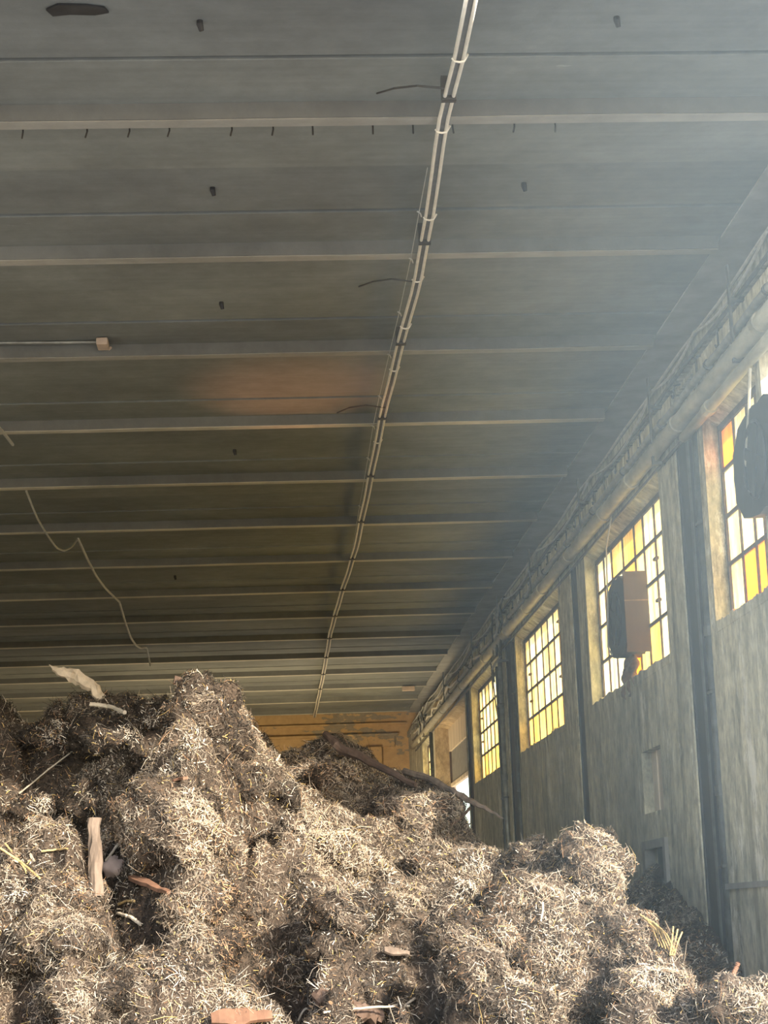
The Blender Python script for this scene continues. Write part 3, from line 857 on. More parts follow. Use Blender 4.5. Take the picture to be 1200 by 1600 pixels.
# clods (positive) and hollows (negative) seen in the photograph: x, y, distance, radius, height
lumps = [(330, 1115, 16.2, .30, .10), (312, 1076, 16.5, .13, .10), (275, 1268, 15.3, .40, .46), (318, 1315, 15.0, .26, .24), (915, 1325, 15.0, .28, .14), (520, 1170, 18.9, .25, .04),
         (510, 1320, 15.8, .42, .24), (560, 1420, 14.7, .32, .22), (740, 1510, 13.9, .26, .22), (90, 1480, 14.2, .45, .22), (230, 1540, 13.8, .35, .18), (450, 1480, 14.2, .35, .22), (820, 1410, 14.7, .36, .18), (950, 1440, 14.1, .28, .14), (1000, 1540, 13.1, .36, .14), (650, 1250, 17.4, .4, .15), (170, 1165, 17.8, .3, .2), (150, 1300, 16.0, .3, .16), (640, 1330, 15.9, .3, .16), (1180, 1560, 12.8, .3, .1), (40, 1340, 15.6, .3, .2), (330, 1500, 14.1, .3, .18), (580, 1530, 13.8, .3, .2), (860, 1440, 14.4, .25, .16),
         (30, 1190, 18.1, .5, -.45), (110, 1215, 17.5, .35, -.35), (215, 1190, 17.0, .25, -.35), (250, 1130, 17.6, .3, -.3), (395, 1290, 15.9, .28, -.5), (350, 1345, 15.2, .2, -.36), (425, 1385, 15.0, .22, -.4), (440, 1440, 14.6, .24, -.42), (655, 1485, 14.1, .26, -.55), (640, 1440, 14.4, .18, -.35), (580, 1230, 17.6, .2, -.35), (470, 1200, 18.2, .22, -.2), (868, 1345, 15.0, .16, -.35), (190, 1440, 14.5, .22, -.35), (160, 1500, 14.1, .22, -.36), (870, 1560, 13.3, .2, -.4), (930, 1510, 13.6, .22, -.36), (1085, 1580, 12.7, .2, -.3), (700, 1340, 15.8, .2, -.25), (780, 1335, 15.9, .22, -.3), (560, 1585, 13.5, .22, -.36), (20, 1560, 13.6, .28, -.38), (370, 1180, 16.2, .2, -.3), (800, 1480, 14.1, .18, -.34), (230, 1345, 15.2, .2, -.3), (20, 1450, 14.6, .2, -.34), (300, 1590, 13.5, .2, -.3), (540, 1480, 14.2, .16, -.3), (700, 1580, 13.4, .2, -.32), (470, 1270, 16.5, .2, -.34), (90, 1300, 16.2, .2, -.3), (960, 1590, 12.9, .2, -.3)]
gp = np.random.default_rng(21)
for _ in range(34):
    b_ = gp.uniform(1290, 1600)
    lumps.append((gp.uniform(-20, 1000), b_, 15.9 - (b_ - 1290) / 310 * 2.4, gp.uniform(.10, .20), -gp.uniform(.18, .32)))
LW = [(at(a, b, Y), r * (1.1 if h < 0 else 1), h * (1.6 if h < 0 else 1)) for a, b, Y, r, h in lumps]
def hA(x, y):
    z = fA(x, y)
    for p, r, h in LW:
        d2 = ((x - p[0]) ** 2 + ((y - p[1]) * 0.8) ** 2) / (r * r)
        z = z + h * np.exp(-d2 ** 1.5)
    calm = 1 - 0.55 * np.exp(-((y - 18.9) / 0.9) ** 2) * (x > 0.2)
    return np.maximum(z + rough(x, y, 5) * calm, FLOOR)
def hB(x, y):
    return np.maximum(fB(x, y) - 0.27 + rough(x, y, 40, 0.35), FLOOR)

class Field:
    """a height field sampled once and looked up afterwards"""
    def __init__(s, f, x0, x1, y0, y1, step):
        s.x0, s.y0, s.h = x0, y0, step
        s.nx, s.ny = int((x1 - x0) / step) + 2, int((y1 - y0) / step) + 2
        X, Y = np.meshgrid(x0 + np.arange(s.nx) * step, y0 + np.arange(s.ny) * step)
        s.z = f(X.ravel(), Y.ravel()).reshape(X.shape)
    def __call__(s, x, y):
        u = np.clip((x - s.x0) / s.h, 0, s.nx - 1.001)
        v = np.clip((y - s.y0) / s.h, 0, s.ny - 1.001)
        i, j = u.astype(int), v.astype(int)
        fu, fv = u - i, v - j
        return (s.z[j, i] * (1 - fu) + s.z[j, i + 1] * fu) * (1 - fv) + (s.z[j + 1, i] * (1 - fu) + s.z[j + 1, i + 1] * fu) * fv
hA = Field(hA, -7.6, 3.7, 10.5, 23.1, 0.028)
hB = Field(hB, 2.1, 3.7, 12.9, 20.3, 0.028)

def heap_mat(name, attr='strand'):
    mt, nt, b = mat_new(name)
    a = nt.nodes.new('ShaderNodeAttribute')
    a.attribute_name = attr
    n = noise(nt, 60, (1, 1, 1), 3, 0.6)
    c = mixc(nt, a.outputs['Color'], ramp(nt, n, [(0.3, (0.7,) * 3), (0.7, (1.15,) * 3)]), 0.8, 'MULTIPLY')
    nt.links.new(c, b.inputs['Base Color'])
    b.inputs['Roughness'].default_value = 0.75
    b.inputs['Specular IOR Level'].default_value = 0.35
    return mt
M['litter'] = heap_mat('straw_litter')

def soil_mat():
    mt, nt, b = mat_new('dark_compost')
    n = noise(nt, 7, (1, 1, 1), 8, 0.75)
    f = noise(nt, 45, (1, 1, 1), 5, 0.7)
    c = ramp(nt, n, [(0.3, (0.020, 0.016, 0.012)), (0.55, (0.075, 0.055, 0.040)), (0.75, (0.14, 0.105, 0.075))])
    c = mixc(nt, c, ramp(nt, f, [(0.3, (0.6,) * 3), (0.7, (1.3,) * 3)]), 0.8, 'MULTIPLY')
    nt.links.new(c, b.inputs['Base Color'])
    b.inputs['Roughness'].default_value = 0.95
    bump(nt, b, f, 0.8, 0.03)
    return mt
M['soil'] = soil_mat()

def grid_heap(name, hf, x0, x1, y0, y1, step, label):
    nx, ny = int((x1 - x0) / step) + 1, int((y1 - y0) / step) + 1
    X, Y = np.meshgrid(np.linspace(x0, x1, nx), np.linspace(y0, y1, ny))
    Z = hf(X.ravel(), Y.ravel()).reshape(X.shape)
    v = np.stack([X.ravel(), Y.ravel(), Z.ravel()], 1)
    idx = np.arange(nx * ny).reshape(ny, nx)
    q = np.stack([idx[:-1, :-1], idx[:-1, 1:], idx[1:, 1:], idx[1:, :-1]], -1).reshape(-1, 4)
    o0 = np.array([(x0 + x1) / 2, (y0 + y1) / 2, FLOOR])
    me = raw_mesh(name, v - o0, q)
    me.materials.append(M['soil'])
    o = bpy.data.objects.new(name, me)
    scene.collection.objects.link(o)
    o.location = (o0[0], o0[1], o0[2] + EZ)
    o['_o'] = list(o0)
    return tag(o, label, 'compost heap', None, 'stuff')

def raw_mesh(name, v, q):
    me = bpy.data.meshes.new(name)
    me.vertices.add(len(v))
    me.vertices.foreach_set('co', np.asarray(v, np.float32).ravel())
    k = q.shape[1]
    me.loops.add(q.size)
    me.loops.foreach_set('vertex_index', q.astype(np.int32).ravel())
    me.polygons.add(len(q))
    me.polygons.foreach_set('loop_start', np.arange(0, q.size, k, dtype=np.int32))
    me.update(calc_edges=True)
    return me

def project(p):
    d = p @ CAM_R
    return 600 + FPX * d[:, 0] / d[:, 2], 800 + FPX * d[:, 1] / d[:, 2]

PAL = np.array([[.018, .016, .014], [.052, .044, .036], [.115, .096, .077], [.20, .170, .138], [.31, .262, .21], [.41, .335, .25], [.53, .44, .33], [.64, .59, .50], [.32, .20, .12], [.52, .38, .15]])
def on_field(hf, N, x0, x1, y0, y1, g):
    """points and normals spread over a height field, fewer where nothing is seen of it"""
    x = g.uniform(x0, x1, N * 3)
    y = g.uniform(y0, y1, N * 3)
    z = hf(x, y)
    e = 0.03
    gx = (hf(x + e, y) - z) / e
    gy = (hf(x, y + e) - z) / e
    P = np.stack([x, y, z], 1)
    u, v = project(P)
    keep = (u > -90) & (u < 1290) & (v > 950) & (v < 1690) & (z > FLOOR + 0.05)
    vis = np.ones(len(x), bool)
    for t in (0.985, 0.965, 0.94, 0.91, 0.87, 0.82):
        vis &= hf(x * t, y * t) < z * t + 0.22
    keep &= vis | (g.random(len(x)) < 0.12)
    ids = np.nonzero(keep)[0]
    area = np.sqrt(1 + np.minimum(gx, 4) ** 2 + np.minimum(gy, 4) ** 2)[ids]
    ids = ids[g.random(len(ids)) < np.clip(area / 2.2, 0.3, 1)]
    ids = ids[:N]
    n = len(ids)
    nrm = np.stack([-gx[ids], -gy[ids], np.ones(n)], 1)
    nrm /= np.linalg.norm(nrm, axis=1)[:, None]
    return P[ids], nrm, np.zeros(n)

def clod_shape(u, k):
    """bumpy radius of clod k in the direction u"""
    a, b, c = 2.1 + 0.3 * (k % 5), 3.3 - 0.2 * (k % 3), k * 1.7
    f = 0.16 * np.sin(a * 2 * u[:, 0] + c) * np.cos(b * u[:, 2] + c) + 0.12 * np.sin(5.3 * u[:, 1] + 3.1 * u[:, 2] + c * 2)
    f += 0.08 * np.sin(9 * u[:, 0] + 7 * u[:, 2] + c) + 0.05 * np.sin(17 * u[:, 1] - 13 * u[:, 2] + 2 * c)
    return 1 + f

def on_clods(clods, N, g):
    w = np.array([c[1] * c[1] for c in clods])
    ks = g.choice(len(clods), N, p=w / w.sum())
    u = g.normal(0, 1, (N, 3))
    u[:, 1] = -np.abs(u[:, 1]) + 0.5 * g.random(N)
    u /= np.linalg.norm(u, axis=1)[:, None]
    P = np.zeros((N, 3))
    tone = np.zeros(N)
    for k, (c, r, sq, tn) in enumerate(clods):
        m_ = ks == k
        P[m_] = c + u[m_] * (r * clod_shape(u[m_], k))[:, None] * np.array([1.15, 1.0, sq])
        tone[m_] = tn
    keep = P[:, 2] > hA(P[:, 0], P[:, 1]) - 0.02
    return P[keep], u[keep], tone[keep]

def strands(src, seed, ring, lmin, lmax, rmin, rmax, white=1.0, dark=0.0):
    g = np.random.default_rng(seed)
    P, nrm, tone = src(g)
    n = len(P)
    # clumps share a heading
    cl = vnoise(P[:, 0], P[:, 1], 0.35, seed + 9) * 4 * math.pi
    ang = np.where(g.random(n) < 0.45, cl + g.normal(0, 0.5, n), g.uniform(0, 2 * math.pi, n))
    a = np.cross(nrm, np.array([0.12, 0.05, 1.0]))
    a /= np.linalg.norm(a, axis=1)[:, None] + 1e-9
    b = np.cross(nrm, a)
    d = a * np.cos(ang)[:, None] + b * np.sin(ang)[:, None]
    lift = np.clip(g.normal(0.06, 0.27 if ring > 1 else 0.6, n), -0.5 if ring > 1 else -1.2, 1.2)
    d = d * np.cos(lift)[:, None] + nrm * np.sin(lift)[:, None]
    side = np.cross(d, nrm)
    side /= np.linalg.norm(side, axis=1)[:, None] + 1e-9
    up = np.cross(side, d)
    L = lmin * (lmax / lmin) ** (g.random(n) ** 1.7)
    R = rmin * (rmax / rmin) ** (g.random(n) ** 1.5)
    bend = g.normal(0, 0.13, n)
    bend2 = g.normal(0, 0.15, n)
    P = P + nrm * g.uniform(-0.012, 0.024, n)[:, None]
    c0 = P - d * (L / 2)[:, None] - nrm * (0.010)
    c1 = P + up * (bend * L * 0.5)[:, None] + side * (bend2 * L * 0.5)[:, None]
    c2 = P + d * (L / 2)[:, None]
    # colour: patches of pale, tan and dark matter, then a wide spread from strand to strand
    patch = vnoise(P[:, 0], P[:, 1], 0.9, seed + 20) * 0.55 + vnoise(P[:, 0], P[:, 1], 0.3, seed + 21) * 0.45
    val = g.normal(3.4, 1.4, n) + (patch - 0.5) * 4.2 - dark + tone
    val -= np.clip((0.3 - P[:, 0]) * 0.55, 0, 1.0) * np.clip((P[:, 1] - 16.8) * 0.8, 0, 1.3)  # strands get darker towards the back left
    wet = vnoise(P[:, 0], P[:, 1], 0.42, seed % 100 + 77) * 0.7 + vnoise(P[:, 0], P[:, 1], 0.16, 78) * 0.3
    val -= 3.2 * np.clip((wet - 0.56) * 7, 0, 1)
    for p_, r_, h_ in LW:  # hollows darker: wet matter, with shade put into the strand colour
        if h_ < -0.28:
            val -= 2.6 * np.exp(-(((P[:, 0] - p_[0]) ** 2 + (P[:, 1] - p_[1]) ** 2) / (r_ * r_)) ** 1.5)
    val = np.clip(val, 0, 6.99)
    lo = np.floor(val).astype(int)
    fr = (val - lo)[:, None]
    col = PAL[lo] * (1 - fr) + PAL[np.minimum(lo + 1, 6)] * fr
    mould = vnoise(P[:, 0], P[:, 1], 0.45, seed + 30)
    w = (g.random(n) < (0.035 + 0.6 * np.clip((mould - 0.70) * 5, 0, 1)) * white)
    col[w] = PAL[7] * g.uniform(0.6, 1.15, (w.sum(), 1))
    rd = vnoise(P[:, 0], P[:, 1], 0.6, seed + 31)
    w = g.random(n) < 0.02 + 0.30 * np.clip((rd - 0.66) * 4, 0, 1)
    col[w] = PAL[8] * g.uniform(0.6, 1.5, (w.sum(), 1))
    w = g.random(n) < 0.022
    col[w] = PAL[9] * g.uniform(0.7, 1.3, (w.sum(), 1))
    col *= g.uniform(0.8, 1.2, (n, 1))
    V, T = [], (0.75, 1.0, 0.45)
    for c, tp in zip((c0, c1, c2), T):
        if ring == 1:
            if c is c1:
                V = [c0 + side * R[:, None], c0 - side * R[:, None], c2 - side * (R * 0.7)[:, None], c2 + side * (R * 0.6)[:, None]]
        elif ring == 2:
            V += [c + side * (R * tp)[:, None], c - side * (R * tp)[:, None]]
        else:
            for q in range(3):
                aa = 2 * math.pi * q / 3
                V.append(c + (side * math.cos(aa) + up * math.sin(aa)) * (R * tp)[:, None])
    V = np.stack(V, 1).reshape(-1, 3)
    m_ = 3 * ring if ring > 1 else 4
    base = (np.arange(n) * m_)[:, None]
    if ring == 1:
        tpl = np.array([[0, 1, 2, 3]])
    elif ring == 2:
        tpl = np.array([[0, 1, 3, 2], [2, 3, 5, 4]])
    else:
        tpl = np.array([[i * 3 + q, i * 3 + (q + 1) % 3, i * 3 + 3 + (q + 1) % 3, i * 3 + 3 + q] for i in range(2) for q in range(3)])
    Q = (base[:, :, None] + tpl[None]).reshape(-1, 4)
    C = np.repeat(col, m_, axis=0)
    return V, Q, C

def litter(name, sets, parent):
    V = np.concatenate([s_[0] for s_ in sets])
    off = np.cumsum([0] + [len(s_[0]) for s_ in sets])
    Q = np.concatenate([s_[1] + o_ for s_, o_ in zip(sets, off)])
    C = np.concatenate([s_[2] for s_ in sets])
    me = raw_mesh(name, V - np.array(parent['_o']), Q)
    at_ = me.attributes.new('strand', 'FLOAT_COLOR', 'POINT')
    at_.data.foreach_set('color', np.concatenate([C, np.ones((len(C), 1))], 1).astype(np.float32).ravel())
    me.materials.append(M['litter'])
    o = bpy.data.objects.new(name, me)
    scene.collection.objects.link(o)
    o.parent = parent
    o['kind'] = 'stuff'
    o['_o'] = list(parent['_o'])
    return o

heapA = grid_heap('compost_heap', hA, -7.5, 3.64, 10.6, 23.0, 0.03, 'huge heap of rotting straw and manure in sunlight')
heapB = grid_heap('compost_heap', hB, 2.2, 3.645, 13.0, 20.2, 0.03, 'smaller shaded heap of compost against the right wall')
XA0, XA1, YA0, YA1 = -3.6, 3.6, 12.0, 20.0
def hit(px, py, hf=hA, y0=11.5, y1=21.0):
    """where the line of sight through this point meets the heap"""
    Ys = np.linspace(y0, y1, 600)
    d = at(px, py, 1.0)
    z = hf(d[0] * Ys, d[1] * Ys)
    k = np.nonzero(z > d[2] * Ys)[0]
    return at(px, py, Ys[k[0]] if len(k) else 18.5)

# matted clods standing proud of the heap: x, y, radius, squash, tone (pale +, dark -)
clod_spots = [(268, 1278, .36, .85, .9), (305, 1318, .24, .8, 1.1), (322, 1110, .25, 1.1, .5), (345, 1150, .24, 1.0, .7), (306, 1075, .13, 1.0, -.2), (918, 1328, .20, .95, 1.0), (868, 1322, .18, .9, -.4), (935, 1360, .2, .9, .9),
              (505, 1330, .30, .8, .7), (470, 1300, .2, .8, .4), (560, 1345, .22, .8, .2), (545, 1425, .26, .75, 1.0), (490, 1400, .2, .8, .9), (738, 1512, .19, .9, 1.2), (610, 1410, .18, .8, -.6), (90, 1470, .32, .7, .8), (40, 1400, .24, .8, .9),
              (230, 1530, .28, .7, .7), (330, 1480, .2, .8, .2), (440, 1520, .25, .75, .5), (580, 1545, .24, .9, .8), (820, 1405, .26, .75, .3), (780, 1455, .2, .8, .6), (950, 1450, .2, .8, .6), (1010, 1545, .3, .6, .9), (900, 1560, .2, .7, .5), (650, 1270, .28, .8, -.1), (580, 1255, .2, .8, -.5), (520, 1215, .22, .8, -.8), (150, 1250, .26, .7, -.9), (60, 1270, .24, .7, -.6), (170, 1150, .3, .7, -1.2), (90, 1150, .26, .7, -1.3), (240, 1120, .2, .8, -1.3), (30, 1120, .25, .7, -1.0), (430, 1240, .2, .8, -.3), (390, 1225, .2, .9, .2), (700, 1390, .22, .8, .5), (740, 1350, .2, .8, -.3), (660, 1400, .18, .8, .3), (700, 1470, .16, .9, -.8), (1150, 1560, .22, .7, .2), (1195, 1555, .18, .8, .8), (300, 1420, .2, .8, .3), (130, 1400, .16, .8, .4), (380, 1430, .16, .8, .5), (850, 1500, .18, .8, .4), (480, 1470, .18, .8, .9), (20, 1510, .22, .8, .3), (130, 1560, .24, .7, .8), (350, 1570, .2, .7, .7), (680, 1560, .18, .8, -.4), (800, 1570, .22, .7, .4), (780, 1300, .2, .7, -.5), (690, 1260, .2, .7, -.4), (830, 1340, .18, .8, -.6)]
gc = np.random.default_rng(3)
for _ in range(70):
    clod_spots.append((gc.uniform(-40, 1080), gc.uniform(1230, 1610), 0.06 + 0.10 * gc.random() ** 1.5, gc.uniform(.7, 1.0), gc.normal(0, .8)))
CLODS = []
for a_, b_, r_, q_, t_ in clod_spots:
    c_ = hit(a_, b_)
    if abs(hA(c_[:1], c_[1:2])[0] - c_[2]) > 0.06 or c_[0] > 3.2 or (r_ < 0.17 and min(np.hypot(c_[0] - p_[0], c_[1] - p_[1]) / q2 for p_, q2, h2 in LW if h2 < 0) < 1.0):
        continue
    c_ = c_ * (1 + 0.35 * r_ / c_[1])
    c_[2] -= 0.1 * r_
    CLODS.append((c_, r_, q_, t_))
# the clods themselves: bumpy lumps of the same dark matter, one mesh
cv, cq = [], []
NU, NV = 26, 16
for k, (c_, r_, q_, t_) in enumerate(CLODS):
    th, ph = np.meshgrid(np.linspace(0.02, math.pi - 0.02, NV), np.arange(NU) * 2 * math.pi / NU, indexing='ij')
    u = np.stack([np.sin(th) * np.cos(ph), np.sin(th) * np.sin(ph), np.cos(th)], -1).reshape(-1, 3)
    b0 = sum(len(x) for x in cv)
    cv.append(c_ + u * (r_ * 0.97 * clod_shape(u, k))[:, None] * np.array([1.15, 1.0, q_]))
    ii = np.arange(NV * NU).reshape(NV, NU)
    cq.append(b0 + np.stack([ii[:-1], np.roll(ii, -1, 1)[:-1], np.roll(ii, -1, 1)[1:], ii[1:]], -1).reshape(-1, 4))
me = raw_mesh('clods', np.concatenate(cv) - np.array(heapA['_o']), np.concatenate(cq))
me.materials.append(M['soil'])
co = bpy.data.objects.new('clods', me)
scene.collection.objects.link(co)
co.parent = heapA
co['kind'] = 'stuff'

FA = lambda N: (lambda g: on_field(hA, N, XA0, XA1, YA0, YA1, g))
FB = lambda N: (lambda g: on_field(hB, N, 2.5, 3.62, 13.3, 19.0, g))
FC = lambda N: (lambda g: on_clods(CLODS, N, g))
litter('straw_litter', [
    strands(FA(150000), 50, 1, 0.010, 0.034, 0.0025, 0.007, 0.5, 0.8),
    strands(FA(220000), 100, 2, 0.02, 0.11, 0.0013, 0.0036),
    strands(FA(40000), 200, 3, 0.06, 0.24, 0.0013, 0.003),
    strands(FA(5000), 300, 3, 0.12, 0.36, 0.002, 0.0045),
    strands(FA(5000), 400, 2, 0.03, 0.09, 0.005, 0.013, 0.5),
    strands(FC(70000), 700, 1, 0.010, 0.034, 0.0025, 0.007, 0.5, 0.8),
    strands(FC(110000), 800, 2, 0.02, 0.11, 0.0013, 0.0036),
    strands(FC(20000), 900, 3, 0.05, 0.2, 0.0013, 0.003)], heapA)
litter('straw_litter', [
    strands(FB(30000), 500, 2, 0.02, 0.08, 0.002, 0.008, 0.5),
    strands(FB(8000), 600, 3, 0.05, 0.18, 0.0018, 0.004, 0.5)], heapB)

# ------------------------------------------------------------------ larger pieces lying on the heap
M['grey_wood'] = simple('weathered_wood', (0.135, 0.105, 0.082), 0.85, 0, 0.5, 14, (1, 1, 0.25))
M['sunlit_wood'] = simple('sunlit_split_wood', (0.46, 0.39, 0.30), 0.8, 0, 0.35, 9)  # paler to stand in for sunlight that misses the splintered chunk
M['dark_wood'] = simple('dark_wet_wood', (0.09, 0.06, 0.045), 0.75, 0, 0.4, 7)
M['brown_wood'] = simple('reddish_bark', (0.15, 0.08, 0.05), 0.8, 0, 0.35, 8)
M['straw'] = simple('yellow_straw', (0.42, 0.31, 0.15), 0.55, 0, 0.2, 9)
M['pale_straw'] = simple('pale_straw', (0.46, 0.41, 0.33), 0.55, 0, 0.2, 9)
M['stone'] = simple('pinkish_stone', (0.48, 0.38, 0.34), 0.85, 0, 0.25, 6)

def stick(name, pxs, r, mat, label, cat, lift=0.02, n=7, taper=None, Ys=None, group=None):
    if Ys is None:
        # follow the heap loosely, as a stiff piece would
        u = np.linspace(0, 1, 7)
        ax, ay = np.interp(u, np.linspace(0, 1, len(pxs)), [p[0] for p in pxs]), np.interp(u, np.linspace(0, 1, len(pxs)), [p[1] for p in pxs])
        yy_ = np.array([hit(a, b)[1] for a, b in zip(ax, ay)])
        foot = int(np.argmax(ay))
        yy_ = np.clip(yy_, yy_[foot] - 0.35, yy_[foot] + 0.35)
        for _ in range(6):
            yy_[1:-1] = (yy_[:-2] + 2 * yy_[1:-1] + yy_[2:]) / 4
        P = [at(a, b, Y) for a, b, Y in zip(ax, ay, yy_)]
    else:
        P = [at(a, b, Ys[i]) for i, (a, b) in enumerate(pxs)]
    P = [p * (1 - lift / 14.0) for p in P]
    Q = []
    for i in range(len(P) - 1):
        for q in range(4):
            Q.append(P[i] + (P[i + 1] - P[i]) * q / 4 + RNG.normal(0, r * (0.02 if name == 'wooden_post' else 0.12), 3))
    Q.append(P[-1])
    tp = np.interp(np.linspace(0, 1, len(Q)), np.linspace(0, 1, len(taper)), taper) if taper else None
    o = MB().tube(Q, r, n, tp, 0.22 if r > 0.02 else 0.05).build(name, M[mat])
    return tag(o, label, cat, group)

def slab(name, a, b, w, t, mat, label, cat, lift=0.12):
    """a rough board or bark piece between two points on the heap"""
    A, B = hit(*a), hit(*b)
    A, B = A * (1 - lift / 14), B * (1 - lift / 14)
    d = B - A
    L = np.linalg.norm(d)
    d /= L
    nn = np.array([0.25, -0.75, 0.6])
    sd = np.cross(d, nn)
    sd /= np.linalg.norm(sd)
    nn = np.cross(sd, d)
    m_ = MB()
    K = 8
    for i in range(K + 1):
        u = i / K
        ww = w * (0.55 + 0.45 * math.sin(math.pi * min(1, u * 1.15 + 0.12))) * (1 + RNG.normal(0, 0.10)) / 2
        c = A + d * L * u + nn * RNG.normal(0, t * 0.2)
        for sx, sz in ((-1, -1), (1, -1), (1, 1), (-1, 1)):
            m_.v.append(tuple(c + sd * sx * ww + nn * sz * t / 2))
    for i in range(K):
        for q in range(4):
            m_.f.append([i * 4 + q, i * 4 + (q + 1) % 4, i * 4 + 4 + (q + 1) % 4, i * 4 + 4 + q])
    m_.f += [[3, 2, 1, 0], [K * 4 + q for q in range(4)]]
    return tag(m_.build(name, M[mat]), label, cat)

def rock(name, px, py, r, mat, label, squash=0.85):
    c = hit(px, py) * (1 - r * 0.3 / 14)
    m_ = MB()
    NU, NV = 12, 8
    for j in range(NV + 1):
        th = math.pi * j / NV
        for i in range(NU):
            ph = 2 * math.pi * i / NU
            k = 1 + 0.14 * math.sin(3 * ph + 2 * th) + 0.10 * math.cos(2 * ph - 5 * th)
            m_.v.append((c[0] + r * k * math.sin(th) * math.cos(ph), c[1] + r * k * math.sin(th) * math.sin(ph), c[2] + r * k * squash * math.cos(th)))
    for j in range(NV):
        for i in range(NU):
            m_.f.append([j * NU + i, j * NU + (i + 1) % NU, (j + 1) * NU + (i + 1) % NU, (j + 1) * NU + i])
    return tag(m_.build(name, M[mat], smooth=True), label, 'stone')

Yp = hit(150, 1385)[1] - 0.12
stick('wooden_post', [(148, 1278), (149, 1330), (151, 1400)], 0.048, 'grey_wood', 'upright grey wooden post stub sticking out of the heap', 'post', 0, 10, [0.95, 1.0, 1.05], [Yp + 0.03, Yp, Yp])
rock('stone', 178, 1355, 0.095, 'stone', 'pinkish stone beside the upright post stub')
rock('stone', 142, 1588, 0.022, 'pale_straw', 'tiny white stone near the bottom left')
Yt = hit(110, 1100)[1]
stick('splintered_wood', [(78, 1040), (92, 1050), (118, 1056), (142, 1072), (162, 1096), (178, 1120)], 0.062, 'sunlit_wood', 'pale splintered chunk of wood on top of the heap at the left', 'wood', 0, 7, [0.05, 0.75, 1.1, 0.9, 0.8, 0.7], [Yt - 0.1] * 6)
stick('dead_branch', [(272, 1062), (288, 1074), (312, 1080)], 0.05, 'dark_wood', 'short dark branch end beside the peak of the heap', 'branch', 0.05, 7, [0.8, 1.0, 0.7], [16.6, 16.6, 16.6])
stick('dead_branch', [(508, 1148), (535, 1170), (590, 1196), (650, 1226)], 0.042, 'dark_wood', 'thick dark branch along the middle ridge of the heap', 'branch', 0, 8, [0.8, 1.1, 0.8, 0.6], [18.6, 18.4, 18.1, 17.7])
stick('dead_branch', [(632, 1205), (672, 1216), (706, 1236), (737, 1252), (762, 1264), (786, 1279)], 0.026, 'grey_wood', 'long thin branch reaching out towards the doorway', 'branch', 0, 7, [1.2, 1.1, 1.0, 0.95, 0.6, 0.3], [18.2, 17.9, 17.6, 17.4, 17.3, 17.2])
stick('dead_branch', [(690, 1300), (720, 1278), (735, 1262)], 0.014, 'dark_wood', 'thin dark twig below the long thin branch', 'branch', 0.04)
stick('log', [(498, 1558), (540, 1572), (590, 1588)], 0.06, 'dark_wood', 'dark log half buried at the bottom centre', 'log', 0.16, 9, [0.9, 1.0, 0.9])
slab('bark_slab', (330, 1592), (425, 1586), 0.13, 0.03, 'brown_wood', 'flat reddish piece of bark at the bottom edge', 'bark')
slab('bark_slab', (205, 1372), (264, 1394), 0.07, 0.03, 'brown_wood', 'orange brown strip of bark right of the stone', 'bark')
slab('wood_chip', (600, 1484), (640, 1490), 0.06, 0.02, 'grey_wood', 'pale oval wood chip beside the dark hollow', 'wood')
slab('wood_chip', (318, 1290), (326, 1322), 0.07, 0.02, 'straw', 'yellowish wood chip on the big round clod', 'wood')
slab('wood_chip', (258, 1222), (290, 1216), 0.08, 0.02, 'brown_wood', 'reddish chip at the top of the big round clod', 'wood')
slab('plank', (1110, 1526), (1215, 1498), 0.10, 0.04, 'brown_wood', 'orange brown plank at the lower right edge', 'plank', 0.08)
stick('reed', [(1135, 1545), (1146, 1522), (1154, 1503)], 0.016, 'brown_wood', 'orange stalk standing up by the orange brown plank', 'reed', 0.06)
for a, b, r, lab in [((245, 1440), (390, 1479), 0.009, 'long yellow reed below the strip of bark'), ((0, 1325), (62, 1372), 0.009, 'yellow reed at the left edge, lower of two'), ((8, 1318), (45, 1368), 0.008, 'yellow reed at the left edge, upper of two'), ((65, 1330), (138, 1328), 0.008, 'yellow reed left of the post stub'), ((185, 1413), (210, 1408), 0.010, 'short bright yellow reed under the strip of bark')]:
    stick('reed', [a, ((a[0] + b[0]) / 2, (a[1] + b[1]) / 2 - 3), b], r, 'straw', lab, 'reed', 0.06)
for a, b, r, lab in [((437, 1482), (528, 1393), 0.009, 'long pale stalk slanting across the dark hollows in the middle'), ((165, 1345), (228, 1262), 0.011, 'pale root rising right of the post stub'), ((185, 1427), (222, 1446), 0.014, 'short white stalk left of the long yellow reed'), ((140, 1100), (195, 1113), 0.02, 'pale stick lying in the shaded hollow at the top left'), ((30, 1240), (125, 1165), 0.007, 'thin pale stalk in the shaded left slope'), ((505, 1582), (640, 1572), 0.008, 'pale stalk over the dark log'), ((610, 1590), (648, 1560), 0.009, 'pale stalk right of the dark log'), ((840, 1560), (872, 1540), 0.014, 'pale stick in the lower right'), ((845, 1440), (848, 1410), 0.008, 'thin pale stalk standing up on the right slope')]:
    stick('dry_stalk', [a, ((a[0] + b[0]) / 2 + 2, (a[1] + b[1]) / 2 - 3), b], r, 'pale_straw', lab, 'stalk', 0.07)
for i in range(6):
    x0 = 1000 + i * 5
    stick('dry_stalk', [(x0, 1428 + i * 3), (x0 + 18, 1446 + i * 3), (x0 + 30, 1478 + i * 2)], 0.005, 'straw', ORD[i] + ' bent straw from the left in the fan on the right slope', 'stalk', 0.08, 5, None, None, 'fan of bent straws')
for i in range(3):
    stick('dry_stalk', [(1047 + i * 3, 1492), (1050 + i * 5, 1470), (1052 + i * 7, 1448 + i * 4)], 0.006, 'straw', ORD[i] + ' short straw from the left in the upright tuft by the shaded heap', 'stalk', 0.10, 5, None, None, 'tuft of upright straws')
c0 = hit(480, 1588)
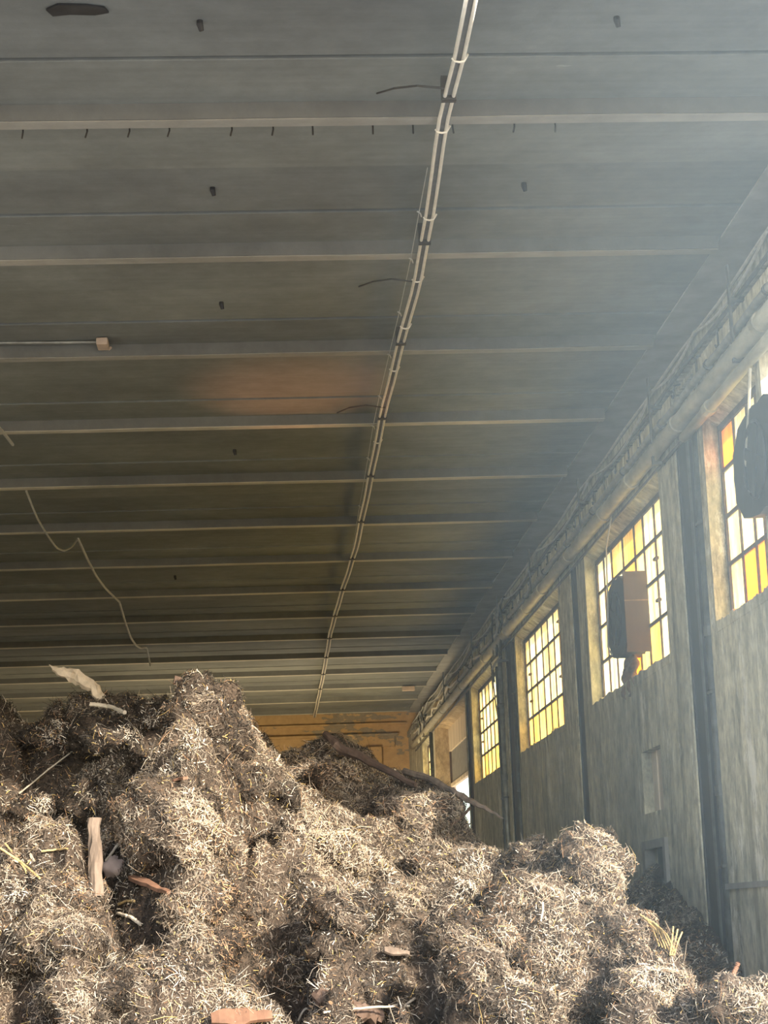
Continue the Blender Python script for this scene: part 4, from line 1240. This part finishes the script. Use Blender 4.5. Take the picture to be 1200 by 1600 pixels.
k0 = 3078.0 / c0[1]
tag(MB().tube([c0 + np.array([(-14 + 2 * q) / k0 if q < 14 else 14 / k0, -0.08, (18 * math.sin(math.pi * q / 13) - 6) / k0]) for q in range(14)], 0.009, 6).build('cable_loop', M['pale_straw'], smooth=True), 'white loop of cable poking out at the bottom edge', 'cable')

# ------------------------------------------------------------------ drifting haze on the right
def haze_mat():
    mt = bpy.data.materials.new('bluish_haze')
    mt.use_nodes = True
    nt = mt.node_tree
    nt.nodes.remove(nt.nodes['Principled BSDF'])
    vol = nt.nodes.new('ShaderNodeVolumeScatter')
    vol.inputs['Color'].default_value = (0.62, 0.84, 1.0, 1)
    vol.inputs['Anisotropy'].default_value = 0.0
    tc = nt.nodes.new('ShaderNodeTexCoord')
    sx = nt.nodes.new('ShaderNodeSeparateXYZ')
    nt.links.new(tc.outputs['Generated'], sx.inputs[0])
    mr = nt.nodes.new('ShaderNodeMapRange')
    mr.interpolation_type = 'SMOOTHSTEP'
    mr.inputs['From Min'].default_value = 0.0
    mr.inputs['From Max'].default_value = 0.8
    mr.inputs['To Min'].default_value = 0.0
    mr.inputs['To Max'].default_value = HAZE
    nt.links.new(sx.outputs[0], mr.inputs[0])
    mz = nt.nodes.new('ShaderNodeMapRange')      # thicker under the roof than near the ground
    mz.interpolation_type = 'SMOOTHSTEP'
    mz.inputs['From Min'].default_value = 0.05
    mz.inputs['From Max'].default_value = 0.8
    mz.inputs['To Min'].default_value = 0.12
    nt.links.new(sx.outputs[2], mz.inputs[0])
    mu = nt.nodes.new('ShaderNodeMath')
    mu.operation = 'MULTIPLY'
    nt.links.new(mr.outputs[0], mu.inputs[0])
    nt.links.new(mz.outputs[0], mu.inputs[1])
    nt.links.new(mu.outputs[0], vol.inputs['Density'])
    nt.links.new(vol.outputs[0], nt.nodes['Material Output'].inputs['Volume'])
    return mt
HAZE = 0.027
hz = MB().box(0.2, 3.5, 7.0, 13.2, FLOOR + 0.01, 4.85).build('haze', haze_mat())
tag(hz, 'thin bluish haze hanging in the air on the right', 'haze', None, 'stuff')
